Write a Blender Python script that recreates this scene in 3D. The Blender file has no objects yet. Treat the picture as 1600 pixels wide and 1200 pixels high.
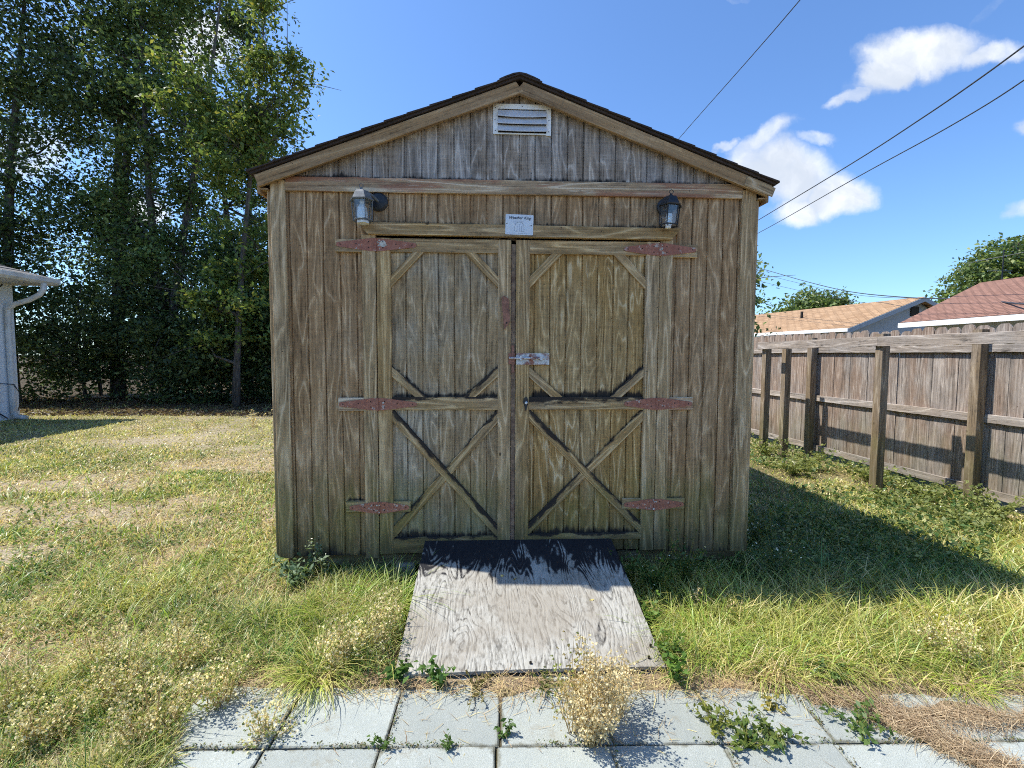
import bpy, bmesh, math, random
import numpy as np
from mathutils import Vector, Matrix

C = bpy.context.scene
COL = C.collection
rnd = random.Random(7)
rs = np.random.RandomState(11)

# ------------------------------------------------------------------ camera
H = 1.48
cam_d = bpy.data.cameras.new('camera')
cam_d.sensor_fit = 'HORIZONTAL'; cam_d.sensor_width = 36.0
cam_d.lens = 36.0 * 730.0 / 1600.0
cam_d.clip_start = 0.05; cam_d.clip_end = 3000
cam = bpy.data.objects.new('camera', cam_d); COL.objects.link(cam)
pitch = math.atan(44 / 730.0)
cam.matrix_world = (Matrix.Translation((0, 0, H)) @ Matrix.Rotation(math.radians(90) - pitch, 4, 'X')
                    @ Matrix.Rotation(-0.0044 * -1, 4, 'Z'))
C.camera = cam

# ------------------------------------------------------------------ light
SUN = Vector((-0.635, 0.124, 1.0)).normalized()          # direction towards the sun
elev = math.asin(SUN.z); azim = math.atan2(SUN.x, SUN.y)
sd = bpy.data.lights.new('sun', 'SUN'); sd.energy = 4.6; sd.angle = math.radians(0.53); sd.color = (1.0, 0.955, 0.87)
sun = bpy.data.objects.new('sun', sd); COL.objects.link(sun)
sun.rotation_euler = SUN.to_track_quat('Z', 'Y').to_euler(); sun.location = (-20, 4, 30)

C.view_settings.view_transform = 'Standard'; C.view_settings.look = 'None'
C.view_settings.exposure = 0.62; C.view_settings.gamma = 1.0
C.render.engine = 'CYCLES'
cy = C.cycles
cy.max_bounces = 6; cy.diffuse_bounces = 4; cy.glossy_bounces = 2; cy.transmission_bounces = 5; cy.transparent_max_bounces = 6
cy.use_adaptive_sampling = True; cy.adaptive_threshold = 0.03
cy.use_denoising = False
cy.time_limit = 1000
cy.sample_clamp_indirect = 6
cy.pixel_filter_type = 'BLACKMAN_HARRIS'; cy.filter_width = 1.05
cy.caustics_reflective = False; cy.caustics_refractive = False


# ------------------------------------------------------------------ node helper
class NT:
    def __init__(s, tree):
        s.t = tree; s.n = tree.nodes; s.l = tree.links
        s.n.clear()

    def node(s, typ, ins=None, **pr):
        n = s.n.new(typ)
        for k, v in pr.items(): setattr(n, k, v)
        for k, v in (ins or {}).items():
            sk = n.inputs[k]
            if isinstance(v, bpy.types.NodeSocket): s.l.new(v, sk)
            else: sk.default_value = v
        return n

    def math(s, op, a, b=None, c=None, clamp=False):
        ins = {0: a}
        if b is not None: ins[1] = b
        if c is not None: ins[2] = c
        return s.node('ShaderNodeMath', ins, operation=op, use_clamp=clamp).outputs[0]

    def vmath(s, op, a, b=None):
        ins = {0: a}
        if b is not None: ins[1] = b
        return s.node('ShaderNodeVectorMath', ins, operation=op).outputs[0]

    def mix(s, f, a, b, blend='MIX'):
        n = s.node('ShaderNodeMix', data_type='RGBA', blend_type=blend, clamp_factor=True)
        for i, v in ((0, f), (6, a), (7, b)):
            if isinstance(v, bpy.types.NodeSocket): s.l.new(v, n.inputs[i])
            else: n.inputs[i].default_value = (v if i == 0 else col4(v))
        return n.outputs[2]

    def noise(s, vec, scale, detail=4, rough=0.55, dist=0.0):
        return s.node('ShaderNodeTexNoise', {'Vector': vec, 'Scale': scale, 'Detail': detail, 'Roughness': rough,
                                             'Distortion': dist}).outputs[0]

    def step(s, v, a, b, to=(0, 1)):
        return s.node('ShaderNodeMapRange', {'Value': v, 'From Min': a, 'From Max': b, 'To Min': to[0], 'To Max': to[1]},
                      interpolation_type='SMOOTHSTEP').outputs[0]

    def scale(s, v, sc):
        return s.vmath('MULTIPLY', v, sc)


def col4(c):
    return tuple(c) if len(c) == 4 else (c[0], c[1], c[2], 1.0)


# ------------------------------------------------------------------ sky
w = bpy.data.worlds.new('World'); C.world = w; w.use_nodes = True
g = NT(w.node_tree)
sky = g.node('ShaderNodeTexSky', sky_type='NISHITA', sun_disc=False)
sky.sun_elevation = elev; sky.sun_rotation = azim; sky.air_density = 1.0; sky.dust_density = 0.6; sky.ozone_density = 2.0
SKY = 0.125
tc = g.node('ShaderNodeTexCoord').outputs['Generated']
sep = g.node('ShaderNodeSeparateXYZ', {0: tc})
dx, dy, dz = sep.outputs
dyc = g.math('MAXIMUM', dy, 0.08)
U = g.math('DIVIDE', dx, dyc); V = g.math('DIVIDE', dz, dyc)
uv = g.node('ShaderNodeCombineXYZ', {0: U, 1: V, 2: 0.0}).outputs[0]
warp = g.node('ShaderNodeTexNoise', {'Vector': uv, 'Scale': 5.0, 'Detail': 6.0, 'Roughness': 0.6})
wv = g.vmath('MULTIPLY', g.vmath('SUBTRACT', warp.outputs['Color'], (0.5, 0.5, 0.5)), (0.16, 0.11, 0.0))
uvw = g.vmath('ADD', uv, wv)


def P2(px, py): return (px - 800) / 730.0, (556 - py) / 730.0


CL = [  # centre px, radii px, turn, weight
    (1420, 100, 105, 42, 0.10, 1.0), (1365, 125, 75, 34, 0.45, 1.0), (1310, 165, 48, 14, 0.5, .75), (1520, 105, 70, 22, 0.1, .85),
    (1185, 222, 60, 22, 0.45, .8), (1215, 280, 105, 55, -0.25, 1.0), (1295, 315, 72, 40, 0.1, 1.05), (1235, 335, 60, 32, 0, 1.0),
    (1262, 233, 44, 13, 0, .6), (1592, 198, 42, 20, .2, .7), (1590, 330, 48, 20, .3, .6), (1505, 48, 40, 14, .6, .25),
    (335, 95, 70, 60, 0, 1.0), (215, 335, 70, 30, 0, .9), (1120, 235, 26, 10, 0, .6), (60, 240, 80, 60, 0, .7),
    (1110, 12, 40, 8, 0, .25), (1000, 3, 60, 10, 0, .3)]
dens = None
for (px, py, rx, ry, a, wt) in CL:
    cu, cv = P2(px, py)
    d = g.vmath('SUBTRACT', uvw, (cu, cv, 0))
    d = g.node('ShaderNodeVectorRotate', {'Vector': d, 'Axis': (0, 0, 1), 'Angle': -a}, rotation_type='AXIS_ANGLE').outputs[0]
    d = g.vmath('MULTIPLY', d, (730.0 / rx, 730.0 / ry, 0))
    ln = g.node('ShaderNodeVectorMath', {0: d}, operation='LENGTH').outputs['Value']
    m = g.math('MULTIPLY', g.step(ln, 1.25, 0.35), wt)
    dens = m if dens is None else g.math('MAXIMUM', dens, m)
nz = g.noise(uvw, 12.0, 10, 0.62)
cd = g.math('ADD', dens, g.math('MULTIPLY', g.math('SUBTRACT', nz, 0.5), 0.9))
cd = g.math('MULTIPLY', cd, g.step(dens, 0.02, 0.25))
cm = g.math('MULTIPLY', g.step(cd, 0.12, 1.05), .97)
up = g.step(dy, 0.0, 0.15)
cm = g.math('MULTIPLY', cm, up)
shade = g.noise(g.vmath('ADD', uvw, (0.02, -0.03, 0)), 7.0, 6, 0.55)
ccol = g.mix(g.step(shade, 0.35, 0.65), (0.48, 0.53, 0.61), (0.74, 0.76, 0.78))
skyc = g.node('ShaderNodeVectorMath', {0: sky.outputs[0], 3: SKY}, operation='SCALE').outputs[0]
skyc = g.mix(1.0, skyc, (0.74, 0.98, 1.26), 'MULTIPLY')
fin = g.mix(cm, skyc, ccol)
bg = g.node('ShaderNodeBackground', {'Color': fin, 'Strength': 1.0})
g.node('ShaderNodeOutputWorld', {'Surface': bg.outputs[0]})


# ------------------------------------------------------------------ object helpers
def ident(o, label=None, cat=None, group=None, kind=None):
    if label: o['label'] = label
    if cat: o['category'] = cat
    if group: o['group'] = group
    if kind: o['kind'] = kind
    return o


def empty(name, loc=(0, 0, 0), rz=0.0, parent=None, **k):
    o = bpy.data.objects.new(name, None); COL.objects.link(o)
    o.location = loc; o.rotation_euler = (0, 0, rz); o.empty_display_size = 0.1
    if parent: o.parent = parent
    return ident(o, **k)


class MB:
    def __init__(s): s.v = []; s.f = []

    def quadbox(s, P):      # 8 corners: bottom 4, top 4
        b = len(s.v); s.v += [tuple(p) for p in P]
        for q in ((0, 3, 2, 1), (4, 5, 6, 7), (0, 1, 5, 4), (1, 2, 6, 5), (2, 3, 7, 6), (3, 0, 4, 7)):
            s.f.append(tuple(b + i for i in q))
        return s

    def box(s, x0, x1, y0, y1, z0, z1):
        return s.quadbox([(x0, y0, z0), (x1, y0, z0), (x1, y1, z0), (x0, y1, z0),
                          (x0, y0, z1), (x1, y0, z1), (x1, y1, z1), (x0, y1, z1)])

    def tube(s, pts, rad, n=8, cap=True):
        pts = [Vector(p) for p in pts]
        if not hasattr(rad, '__len__'): rad = [rad] * len(pts)
        b = len(s.v); pu = None
        for i, p in enumerate(pts):
            t = (pts[min(i + 1, len(pts) - 1)] - pts[max(i - 1, 0)]).normalized()
            if pu is None:
                pu = t.orthogonal().normalized()
            else:
                pu = (pu - t * pu.dot(t))
                pu = pu.normalized() if pu.length > 1e-5 else t.orthogonal().normalized()
            pv = t.cross(pu)
            for k in range(n):
                a = 2 * math.pi * k / n
                s.v.append(tuple(p + (pu * math.cos(a) + pv * math.sin(a)) * rad[i]))
        for i in range(len(pts) - 1):
            for k in range(n):
                k2 = (k + 1) % n
                s.f.append((b + i * n + k, b + i * n + k2, b + (i + 1) * n + k2, b + (i + 1) * n + k))
        if cap:
            s.f.append(tuple(b + k for k in reversed(range(n))))
            e = b + (len(pts) - 1) * n
            s.f.append(tuple(e + k for k in range(n)))
        return s

    def prism(s, poly, y0, y1):        # polygon in xz, extruded along y
        b = len(s.v); n = len(poly)
        s.v += [(x, y0, z) for x, z in poly] + [(x, y1, z) for x, z in poly]
        s.f.append(tuple(b + i for i in range(n))); s.f.append(tuple(b + n + i for i in reversed(range(n))))
        for i in range(n):
            j = (i + 1) % n
            s.f.append((b + j, b + i, b + n + i, b + n + j))
        return s

    def ico(s, c, r, jit=0.0, sub=1):
        bm = bmesh.new(); bmesh.ops.create_icosphere(bm, subdivisions=sub, radius=1)
        b = len(s.v)
        for v in bm.verts:
            k = 1 + rnd.uniform(-jit, jit)
            s.v.append((c[0] + v.co.x * r[0] * k, c[1] + v.co.y * r[1] * k, c[2] + v.co.z * r[2] * k))
        for f in bm.faces: s.f.append(tuple(b + v.index for v in f.verts))
        bm.free(); return s

    def build(s, name, m, parent=None, smooth=False, mw=None, **k):
        me = bpy.data.meshes.new(name); me.from_pydata(s.v, [], s.f); me.update()
        bm = bmesh.new(); bm.from_mesh(me); bmesh.ops.recalc_face_normals(bm, faces=bm.faces); bm.to_mesh(me); bm.free()
        if m: me.materials.append(m)
        if smooth: me.polygons.foreach_set('use_smooth', [True] * len(me.polygons))
        o = bpy.data.objects.new(name, me); COL.objects.link(o)
        if parent: o.parent = parent
        if mw is not None: o.matrix_local = mw
        return ident(o, **k)


def fastmesh(name, V, F, m, colors=None, parent=None, smooth=False, **k):
    """V (n,3), F (m,4) or (m,3) array, colours per vertex"""
    me = bpy.data.meshes.new(name)
    V = np.asarray(V, np.float32); F = np.asarray(F, np.int32)
    me.vertices.add(len(V)); me.vertices.foreach_set('co', V.ravel())
    me.loops.add(F.size); me.loops.foreach_set('vertex_index', F.ravel())
    me.polygons.add(len(F)); me.polygons.foreach_set('loop_start', np.arange(0, F.size, F.shape[1], dtype=np.int32))
    me.polygons.foreach_set('loop_total', np.full(len(F), F.shape[1], np.int32))
    if smooth: me.polygons.foreach_set('use_smooth', np.ones(len(F), bool))
    if colors is not None:
        a = me.color_attributes.new('tint', 'FLOAT_COLOR', 'POINT')
        c = np.ones((len(V), 4), np.float32); c[:, :3] = colors
        a.data.foreach_set('color', c.ravel())
    me.update(calc_edges=True); me.validate()
    me.materials.append(m)
    o = bpy.data.objects.new(name, me); COL.objects.link(o)
    if parent: o.parent = parent
    return ident(o, **k)


# smooth value noise for layout
_lat = rs.rand(64, 64, 8)


def vn(x, y, s=1.0, c=0):
    x = np.asarray(x, float) * s + 31.7 * (c + 1); y = np.asarray(y, float) * s + 17.3 * (c + 2)
    xi = np.floor(x).astype(int); yi = np.floor(y).astype(int); fx = x - xi; fy = y - yi
    fx = fx * fx * (3 - 2 * fx); fy = fy * fy * (3 - 2 * fy); L = _lat[:, :, c % 8]
    a = L[xi % 64, yi % 64]; b = L[(xi + 1) % 64, yi % 64]; cc = L[xi % 64, (yi + 1) % 64]; d = L[(xi + 1) % 64, (yi + 1) % 64]
    return (a * (1 - fx) + b * fx) * (1 - fy) + (cc * (1 - fx) + d * fx) * fy


def fbm(x, y, s=1.0, c=0):
    return (vn(x, y, s, c) + .5 * vn(x, y, s * 2.1, c + 1) + .25 * vn(x, y, s * 4.3, c + 2)) / 1.75


def sstep(v, a, b):
    t = np.clip((np.asarray(v, float) - a) / (b - a), 0, 1); return t * t * (3 - 2 * t)


# ------------------------------------------------------------------ materials
def newmat(name):
    m = bpy.data.materials.new(name); m.use_nodes = True
    return m, NT(m.node_tree)


def finish(g, col, rough=0.8, bump=None, bstr=0.5, bdist=0.002, metal=0.0, **ex):
    ins = {'Base Color': col if isinstance(col, bpy.types.NodeSocket) else col4(col), 'Roughness': rough, 'Metallic': metal}
    ins.update(ex)
    b = g.node('ShaderNodeBsdfPrincipled', ins)
    if bump is not None:
        bn = g.node('ShaderNodeBump', {'Height': bump, 'Strength': bstr, 'Distance': bdist})
        g.l.new(bn.outputs[0], b.inputs['Normal'])
    g.node('ShaderNodeOutputMaterial', {'Surface': b.outputs[0]})
    return b


def wood(name, axis, dark, mid, light, gray=(.3, .3, .29), grayamt=0.4, rings=7.0, rscale=10.0, along=0.17, flake=0.5,
         mold=0.35, algae=0.8, top=0.0, saw=0.5, red=0.0, attr=False, contrast=1.0, bstr=0.6, tone=((1.46, 1.27, 1.02), (1.84, 1.62, 1.33))):
    m, g = newmat(name)
    co = g.node('ShaderNodeTexCoord').outputs['Object']
    oi = g.node('ShaderNodeObjectInfo').outputs['Random']
    off = g.vmath('MULTIPLY', g.node('ShaderNodeCombineXYZ', {0: oi, 1: oi, 2: oi}).outputs[0], (13.0, 7.0, 29.0))
    cp = g.vmath('ADD', co, off)
    A = {'X': (along, 1, 1), 'Y': (1, along, 1), 'Z': (1, 1, along)}[axis]
    F = {'X': (0.02, 1, 1), 'Y': (1, 0.02, 1), 'Z': (1, 1, 0.02)}[axis]
    K = {'X': (.12, 1, 1), 'Y': (1, .12, 1), 'Z': (1, 1, .12)}[axis]
    Sw = {'X': (1, .05, .05), 'Y': (.05, 1, .05), 'Z': (.05, .05, 1)}[axis]
    p = g.scale(cp, A)
    n1 = g.noise(p, rscale, 1.5, 0.45, 0.25)
    ring = g.math('PINGPONG', g.math('MULTIPLY', n1, rings * 2), 1.0)
    ring = g.math('POWER', ring, 2.2)
    fib = g.noise(g.scale(cp, F), 125.0, 3, 0.6)
    fib2 = g.noise(g.scale(cp, K), 45.0, 4, 0.65)
    sawn = g.noise(g.scale(cp, Sw), 95.0, 2, 0.6)
    big = g.noise(cp, 2.3, 4, 0.55)
    big2 = g.noise(g.vmath('ADD', g.scale(cp, K), (5, 3, 9)), 6.0, 4, 0.6)
    v = g.math('ADD', g.math('MULTIPLY', ring, 0.27 * contrast), g.math('MULTIPLY', fib, 0.45))
    v = g.math('ADD', v, g.math('MULTIPLY', fib2, 0.35))
    v = g.math('ADD', v, g.math('MULTIPLY', g.math('SUBTRACT', sawn, 0.5), saw * 0.45))
    med = g.noise(g.scale(cp, {'X': (.3, 1, 1), 'Y': (1, .3, 1), 'Z': (1, 1, .3)}[axis]), 75.0, 3, 0.7)
    v = g.math('ADD', v, g.math('MULTIPLY', g.math('SUBTRACT', med, 0.5), .45))
    v = g.math('ADD', v, g.math('MULTIPLY', g.math('SUBTRACT', fib, 0.5), .35))
    v = g.math('ADD', v, .135)
    c = g.mix(g.step(v, 0.25, 0.62), dark, mid)
    c = g.mix(g.step(v, 0.62, 1.02), c, light)
    gf = g.math('MULTIPLY', g.step(g.math('ADD', g.math('MULTIPLY', big, 0.5), g.math('MULTIPLY', big2, 0.5)), 0.42, 0.6), grayamt)
    gcol = g.mix(g.step(v, 0.3, 0.9), tuple(x * 0.38 for x in gray), gray)
    c = g.mix(gf, c, gcol)
    if red > 0:
        rn = g.noise(g.scale(cp, K), 16.0, 5, 0.6)
        c = g.mix(g.math('MULTIPLY', g.step(rn, 0.49, 0.60), red), c, (0.20, 0.065, 0.05))
    strk = g.noise(g.scale(cp, {'X': (.05, 1, 1), 'Y': (1, .05, 1), 'Z': (1, 1, .05)}[axis]), 13.0, 3, 0.6)
    c = g.mix(1.0, c, g.mix(g.step(strk, .3, .7), tone[0], tone[1]), 'MULTIPLY')
    nv = g.node('ShaderNodeTexVoronoi', {'Vector': cp, 'Scale': 10.0}, feature='F1').outputs['Distance']
    c = g.mix(g.math('MULTIPLY', g.step(nv, .05, .035), .75), c, (.035, .022, .014))
    # flaked pale fibres
    fl = g.math('MULTIPLY', g.step(fib2, 0.58, 0.68), g.step(big2, 0.42, 0.62))
    fl2 = g.math('MULTIPLY', g.step(ring, 0.55, .95), g.step(g.noise(g.scale(cp, K), 14.0, 3, .6), 0.42, 0.62))
    fl = g.math('MULTIPLY', g.math('MAXIMUM', fl, fl2), flake)
    c = g.mix(fl, c, tuple(min(1, x * 1.55) for x in light))
    # rusty brown patches
    # mildew
    mn = g.noise(g.scale(cp, K), 30.0, 6, 0.7)
    mn2 = g.noise(cp, 4.5, 5, 0.6)
    mo = g.math('MULTIPLY', g.math('MULTIPLY', g.step(mn, 0.5, 0.66), g.step(mn2, 0.48, 0.62)), mold)
    c = g.mix(mo, c, (0.022, 0.020, 0.018))
    # small knots and nail holes
    vor = g.node('ShaderNodeTexVoronoi', {'Vector': g.scale(cp, {'X': (.5, 1, 1), 'Y': (1, .5, 1), 'Z': (1, 1, .5)}[axis]), 'Scale': 6.5}, feature='F1')
    kn = g.math('MULTIPLY', g.step(vor.outputs['Distance'], 0.055, 0.03), g.step(vor.outputs['Color'], 0.5, 0.55))
    c = g.mix(g.math('MULTIPLY', kn, 0.8), c, (0.03, 0.02, 0.013))
    # algae near the ground
    pos = g.node('ShaderNodeNewGeometry').outputs['Position']
    pz = g.node('ShaderNodeSeparateXYZ', {0: pos}).outputs[2]
    an = g.noise(g.vmath('MULTIPLY', pos, (1, 1, .35)), 7.0, 5, 0.6)
    al = g.math('ADD', g.step(pz, 1.15, 0.2), g.math('MULTIPLY', g.math('SUBTRACT', an, 0.5), 1.1))
    al = g.math('MULTIPLY', g.step(al, 0.25, 0.95), algae)
    ac = g.mix(g.step(an, .38, .62), (0.07, 0.07, 0.018), (0.13, 0.14, 0.03))
    c = g.mix(al, c, g.mix(0.35, ac, c))
    wet = g.math('ADD', g.step(pz, 0.62, 0.12), g.math('MULTIPLY', g.math('SUBTRACT', mn, 0.5), 1.2))
    c = g.mix(g.math('MULTIPLY', g.step(wet, 0.45, 1.1), 0.7 * min(1, algae)), c, (0.035, 0.033, 0.022))
    if top > 0:
        gn = g.node('ShaderNodeSeparateXYZ', {0: g.node('ShaderNodeTexCoord').outputs['Generated']}).outputs[2]
        tn = g.noise(g.scale(cp, (.35, 1, 1)), 26.0, 6, 0.65)
        tf = g.math('ADD', gn, g.math('MULTIPLY', g.math('SUBTRACT', tn, 0.5), 1.6))
        tf = g.math('ADD', tf, g.math('MULTIPLY', g.math('SUBTRACT', g.noise(cp, 3.5, 2, .5), 0.5), 1.4))
        c = g.mix(g.math('MULTIPLY', g.step(tf, 0.86 - 0.3 * top, 1.05 - 0.2 * top), 0.93), c, (0.014, 0.014, 0.017))
    if attr:
        st = g.node('ShaderNodeAttribute', attribute_name='stain').outputs['Fac']
        sn = g.noise(g.scale(cp, K), 40.0, 5, 0.7)
        sf = g.math('ADD', st, g.math('MULTIPLY', g.math('SUBTRACT', sn, 0.5), 1.3))
        c = g.mix(g.math('MULTIPLY', g.math('MULTIPLY', g.step(sf, 0.35, 0.75), g.step(st, 0.02, 0.2)), 0.95), c, (0.016, 0.015, 0.016))
    h = g.math('ADD', g.math('MULTIPLY', ring, 0.6), g.math('MULTIPLY', fib, 0.8))
    h = g.math('ADD', h, g.math('MULTIPLY', fib2, 0.8))
    h = g.math('ADD', h, g.math('MULTIPLY', sawn, saw * 0.7))
    finish(g, c, 0.86, h, bstr, 0.003, **{'Specular IOR Level': 0.25})
    return m


M = {}
BR = dict(dark=(.060, .040, .024), mid=(.21, .148, .092), light=(.43, .34, .235))
M['wall'] = wood('weathered_wall_siding', 'Z', **BR, gray=(.33, .265, .195), grayamt=.5, rings=7, flake=.35, attr=True, mold=.28, tone=((1.48, 1.27, 1.02), (1.90, 1.67, 1.38)))
M['gable'] = wood('grey_gable_siding', 'Z', (.05, .042, .036), (.20, .175, .155), (.42, .39, .36), gray=(.30, .30, .315), grayamt=.85, rings=6, flake=.4, attr=True, mold=.45, saw=.8, tone=((1.34, 1.22, 1.08), (1.80, 1.66, 1.48)))
M['doorL'] = wood('door_siding_grey', 'Z', (.060, .046, .03), (.225, .18, .122), (.42, .36, .27), gray=(.32, .31, .285), grayamt=.85, rings=7, flake=.45, attr=True, mold=.35, saw=.7)
M['doorR'] = wood('door_siding_brown', 'Z', (.062, .042, .021), (.215, .155, .08), (.45, .375, .25), gray=(.33, .31, .27), grayamt=.35, rings=8, flake=.6, attr=True, mold=.3, saw=.6, tone=((1.58, 1.32, .92), (2.02, 1.72, 1.24)))
BB = dict(dark=(.075, .052, .026), mid=(.25, .185, .098), light=(.47, .385, .24))
M['board'] = wood('treated_board', 'X', **BB, gray=(.36, .33, .29), grayamt=.35, rings=7, rscale=11, along=.09, flake=.2, saw=.3, mold=.3, contrast=1.35, tone=((1.30, 1.11, .89), (1.66, 1.43, 1.15)))
M['board_gray'] = wood('greyed_board', 'X', (.075, .055, .035), (.27, .215, .14), (.49, .42, .31), gray=(.40, .345, .27), grayamt=.5, rings=7, rscale=11, along=.09, flake=.35, saw=.3, mold=.4, contrast=1.35, tone=((1.30, 1.11, .89), (1.66, 1.43, 1.15)))
M['board_red'] = wood('paint_worn_board', 'X', (.08, .055, .04), (.27, .21, .155), (.50, .45, .37), gray=(.42, .38, .32), grayamt=.4, rings=7, rscale=9, along=.07, flake=.5, saw=.2, mold=.35, red=.5, contrast=1.35, tone=((1.30, 1.11, .89), (1.66, 1.43, 1.15)))
M['board_stain'] = wood('mildewed_board', 'X', **BB, gray=(.36, .33, .29), grayamt=.35, rings=7, rscale=11, along=.09, flake=.2, saw=.3, mold=.3, top=1.0, contrast=1.35, tone=((1.30, 1.11, .89), (1.66, 1.43, 1.15)))
M['board_stain_little'] = wood('edge_mildewed_board', 'X', **BB, gray=(.36, .33, .29), grayamt=.35, rings=7, rscale=11, along=.09, flake=.2, saw=.3, mold=.3, top=.25, contrast=1.35, tone=((1.30, 1.11, .89), (1.66, 1.43, 1.15)))
M['fascia'] = wood('fascia_board', 'X', (.085, .062, .038), (.27, .205, .13), (.46, .38, .26), gray=(.33, .29, .24), grayamt=.35, rings=5, rscale=9, along=.06, flake=.1, saw=.4, mold=.25, algae=0, tone=((1.12, .92, .74), (1.42, 1.18, .94)))
M['fence'] = wood('fence_picket_wood', 'Z', (.085, .06, .045), (.26, .20, .16), (.46, .40, .34), gray=(.40, .38, .36), grayamt=.75, rings=6, rscale=13, along=.07, flake=.15, saw=.1, mold=.45, algae=.3, tone=((.82, .77, .73), (1.12, 1.05, 1.0)))
M['fence_rail'] = wood('fence_rail_wood', 'X', (.10, .085, .07), (.33, .29, .25), (.55, .51, .46), gray=(.46, .44, .42), grayamt=.8, rings=5, rscale=9, along=.1, flake=.2, saw=.1, mold=.9, algae=.2, tone=((.82, .77, .73), (1.12, 1.05, 1.0)))
M['fence_post'] = wood('fence_post_wood', 'X', (.07, .052, .032), (.22, .17, .11), (.40, .34, .25), gray=(.36, .32, .27), grayamt=.6, rings=5, rscale=9, along=.1, flake=.2, saw=.1, mold=.5, algae=.5, tone=((.82, .77, .73), (1.12, 1.05, 1.0)))


def plain(name, col, rough=0.6, metal=0.0, var=0.25, sc=30.0, bstr=0.15, dirt=None, dirtamt=0.5, **ex):
    m, g = newmat(name)
    co = g.node('ShaderNodeTexCoord').outputs['Object']
    n = g.noise(co, sc, 5, 0.65); n2 = g.noise(co, sc * .2, 4, 0.6)
    c = g.mix(g.step(n, .3, .7), tuple(x * (1 - var) for x in col), tuple(min(1, x * (1 + var)) for x in col))
    if dirt: c = g.mix(g.math('MULTIPLY', g.step(n2, .5, .62), dirtamt), c, dirt)
    finish(g, c, rough, n, bstr, 0.002, metal, **ex)
    return m


# red primer hinge paint, chipped to pale metal
def hingemat():
    m, g = newmat('chipped_red_paint')
    co = g.vmath('ADD', g.node('ShaderNodeTexCoord').outputs['Object'],
                 g.vmath('MULTIPLY', g.node('ShaderNodeCombineXYZ', {0: g.node('ShaderNodeObjectInfo').outputs['Random']}).outputs[0], (31, 0, 0)))
    n = g.noise(co, 55, 5, .6); n2 = g.noise(co, 14, 4, .6)
    c = g.mix(g.step(n, .35, .7), (.29, .105, .068), (.40, .165, .11))
    chip = g.math('MULTIPLY', g.step(n, .55, .6), g.step(n2, .55, .6))
    c = g.mix(g.math('MULTIPLY', chip, .85), c, (.45, .43, .40))
    finish(g, c, .65, n, .3, .001)
    return m


M['hinge'] = hingemat()
M['chip'] = plain('bare_white_primer', (.52, .50, .46), .7, var=.3, sc=90)
M['redwood'] = plain('red_painted_wood', (.27, .125, .085), .8, var=.4, sc=40, dirt=(.10, .06, .04))
M['astragal'] = plain('worn_red_brown_strip', (.22, .15, .10), .85, var=.4, sc=40, dirt=(.12, .06, .045))
M['galv'] = plain('worn_galvanised_bolt', (.55, .55, .57), .4, .6, var=.3, sc=60, dirt=(.25, .08, .05), dirtamt=.9)
M['black'] = plain('black_metal', (.016, .017, .02), .45, .0, var=.4, sc=50)
M['lampgray'] = plain('chalked_grey_metal', (.15, .16, .17), .6, .1, var=.3, sc=60)
M['vent'] = plain('white_aluminium', (.86, .87, .87), .45, 0, var=.06, sc=12, dirt=(.45, .45, .44), dirtamt=.4)
M['louvre'] = plain('louvre_aluminium', (.58, .58, .60), .5, 0, var=.1, sc=12)
M['sign'] = plain('pale_sign_enamel', (.66, .72, .80), .4, 0, var=.05, sc=30)
M['ink'] = plain('sign_ink', (.05, .06, .09), .6, 0, var=.1)
M['ink_pale'] = plain('sign_faded_ink', (.27, .32, .40), .6, 0, var=.1)
M['bulb'] = plain('white_lamp_bulb', (.85, .86, .84), .3, 0, var=.05)
M['white_knob'] = plain('white_plastic', (.8, .8, .78), .3, 0, var=.03)
M['screw'] = plain('dark_screw', (.03, .025, .022), .5, .5)
M['dark'] = plain('dark_interior', (.02, .018, .015), .9)
M['cblock'] = plain('concrete_block', (.33, .31, .29), .95, var=.2, sc=50, bstr=.5)


def glassmat():
    m, g = newmat('lantern_glass')
    n = g.noise(g.node('ShaderNodeTexCoord').outputs['Object'], 40, 4, .6)
    gl = g.node('ShaderNodeBsdfGlossy', {'Color': (.8, .85, .9, 1), 'Roughness': .12}).outputs[0]
    tr = g.node('ShaderNodeBsdfTransparent', {'Color': (.88, .92, .95, 1)}).outputs[0]
    df = g.node('ShaderNodeBsdfDiffuse', {'Color': (.45, .5, .54, 1)}).outputs[0]
    a = g.node('ShaderNodeMixShader', {0: .12, 1: tr, 2: gl}).outputs[0]
    b = g.node('ShaderNodeMixShader', {0: g.step(n, .4, .9, (.02, .12)), 1: a, 2: df}).outputs[0]
    g.node('ShaderNodeOutputMaterial', {'Surface': b})
    return m


M['glass'] = glassmat()


def shinglemat(name, a, b, sc=1.0, axis=0):
    m, g = newmat(name)
    co = g.node('ShaderNodeTexCoord').outputs['Object']
    n = g.noise(co, 160 / sc, 3, .7); n2 = g.noise(co, 3.0 / sc, 4, .6)
    v = g.node('ShaderNodeTexBrick', {'Vector': co, 'Scale': 1.0 / sc}).outputs[1]
    c = g.mix(g.step(n, .3, .7), a, b)
    c = g.mix(g.step(n2, .4, .65, (0, .45)), c, tuple(x * .55 for x in a))
    finish(g, c, .95, n, .6, .003)
    return m


M['shingle'] = shinglemat('dark_brown_shingle', (.028, .019, .016), (.085, .058, .048))


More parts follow.
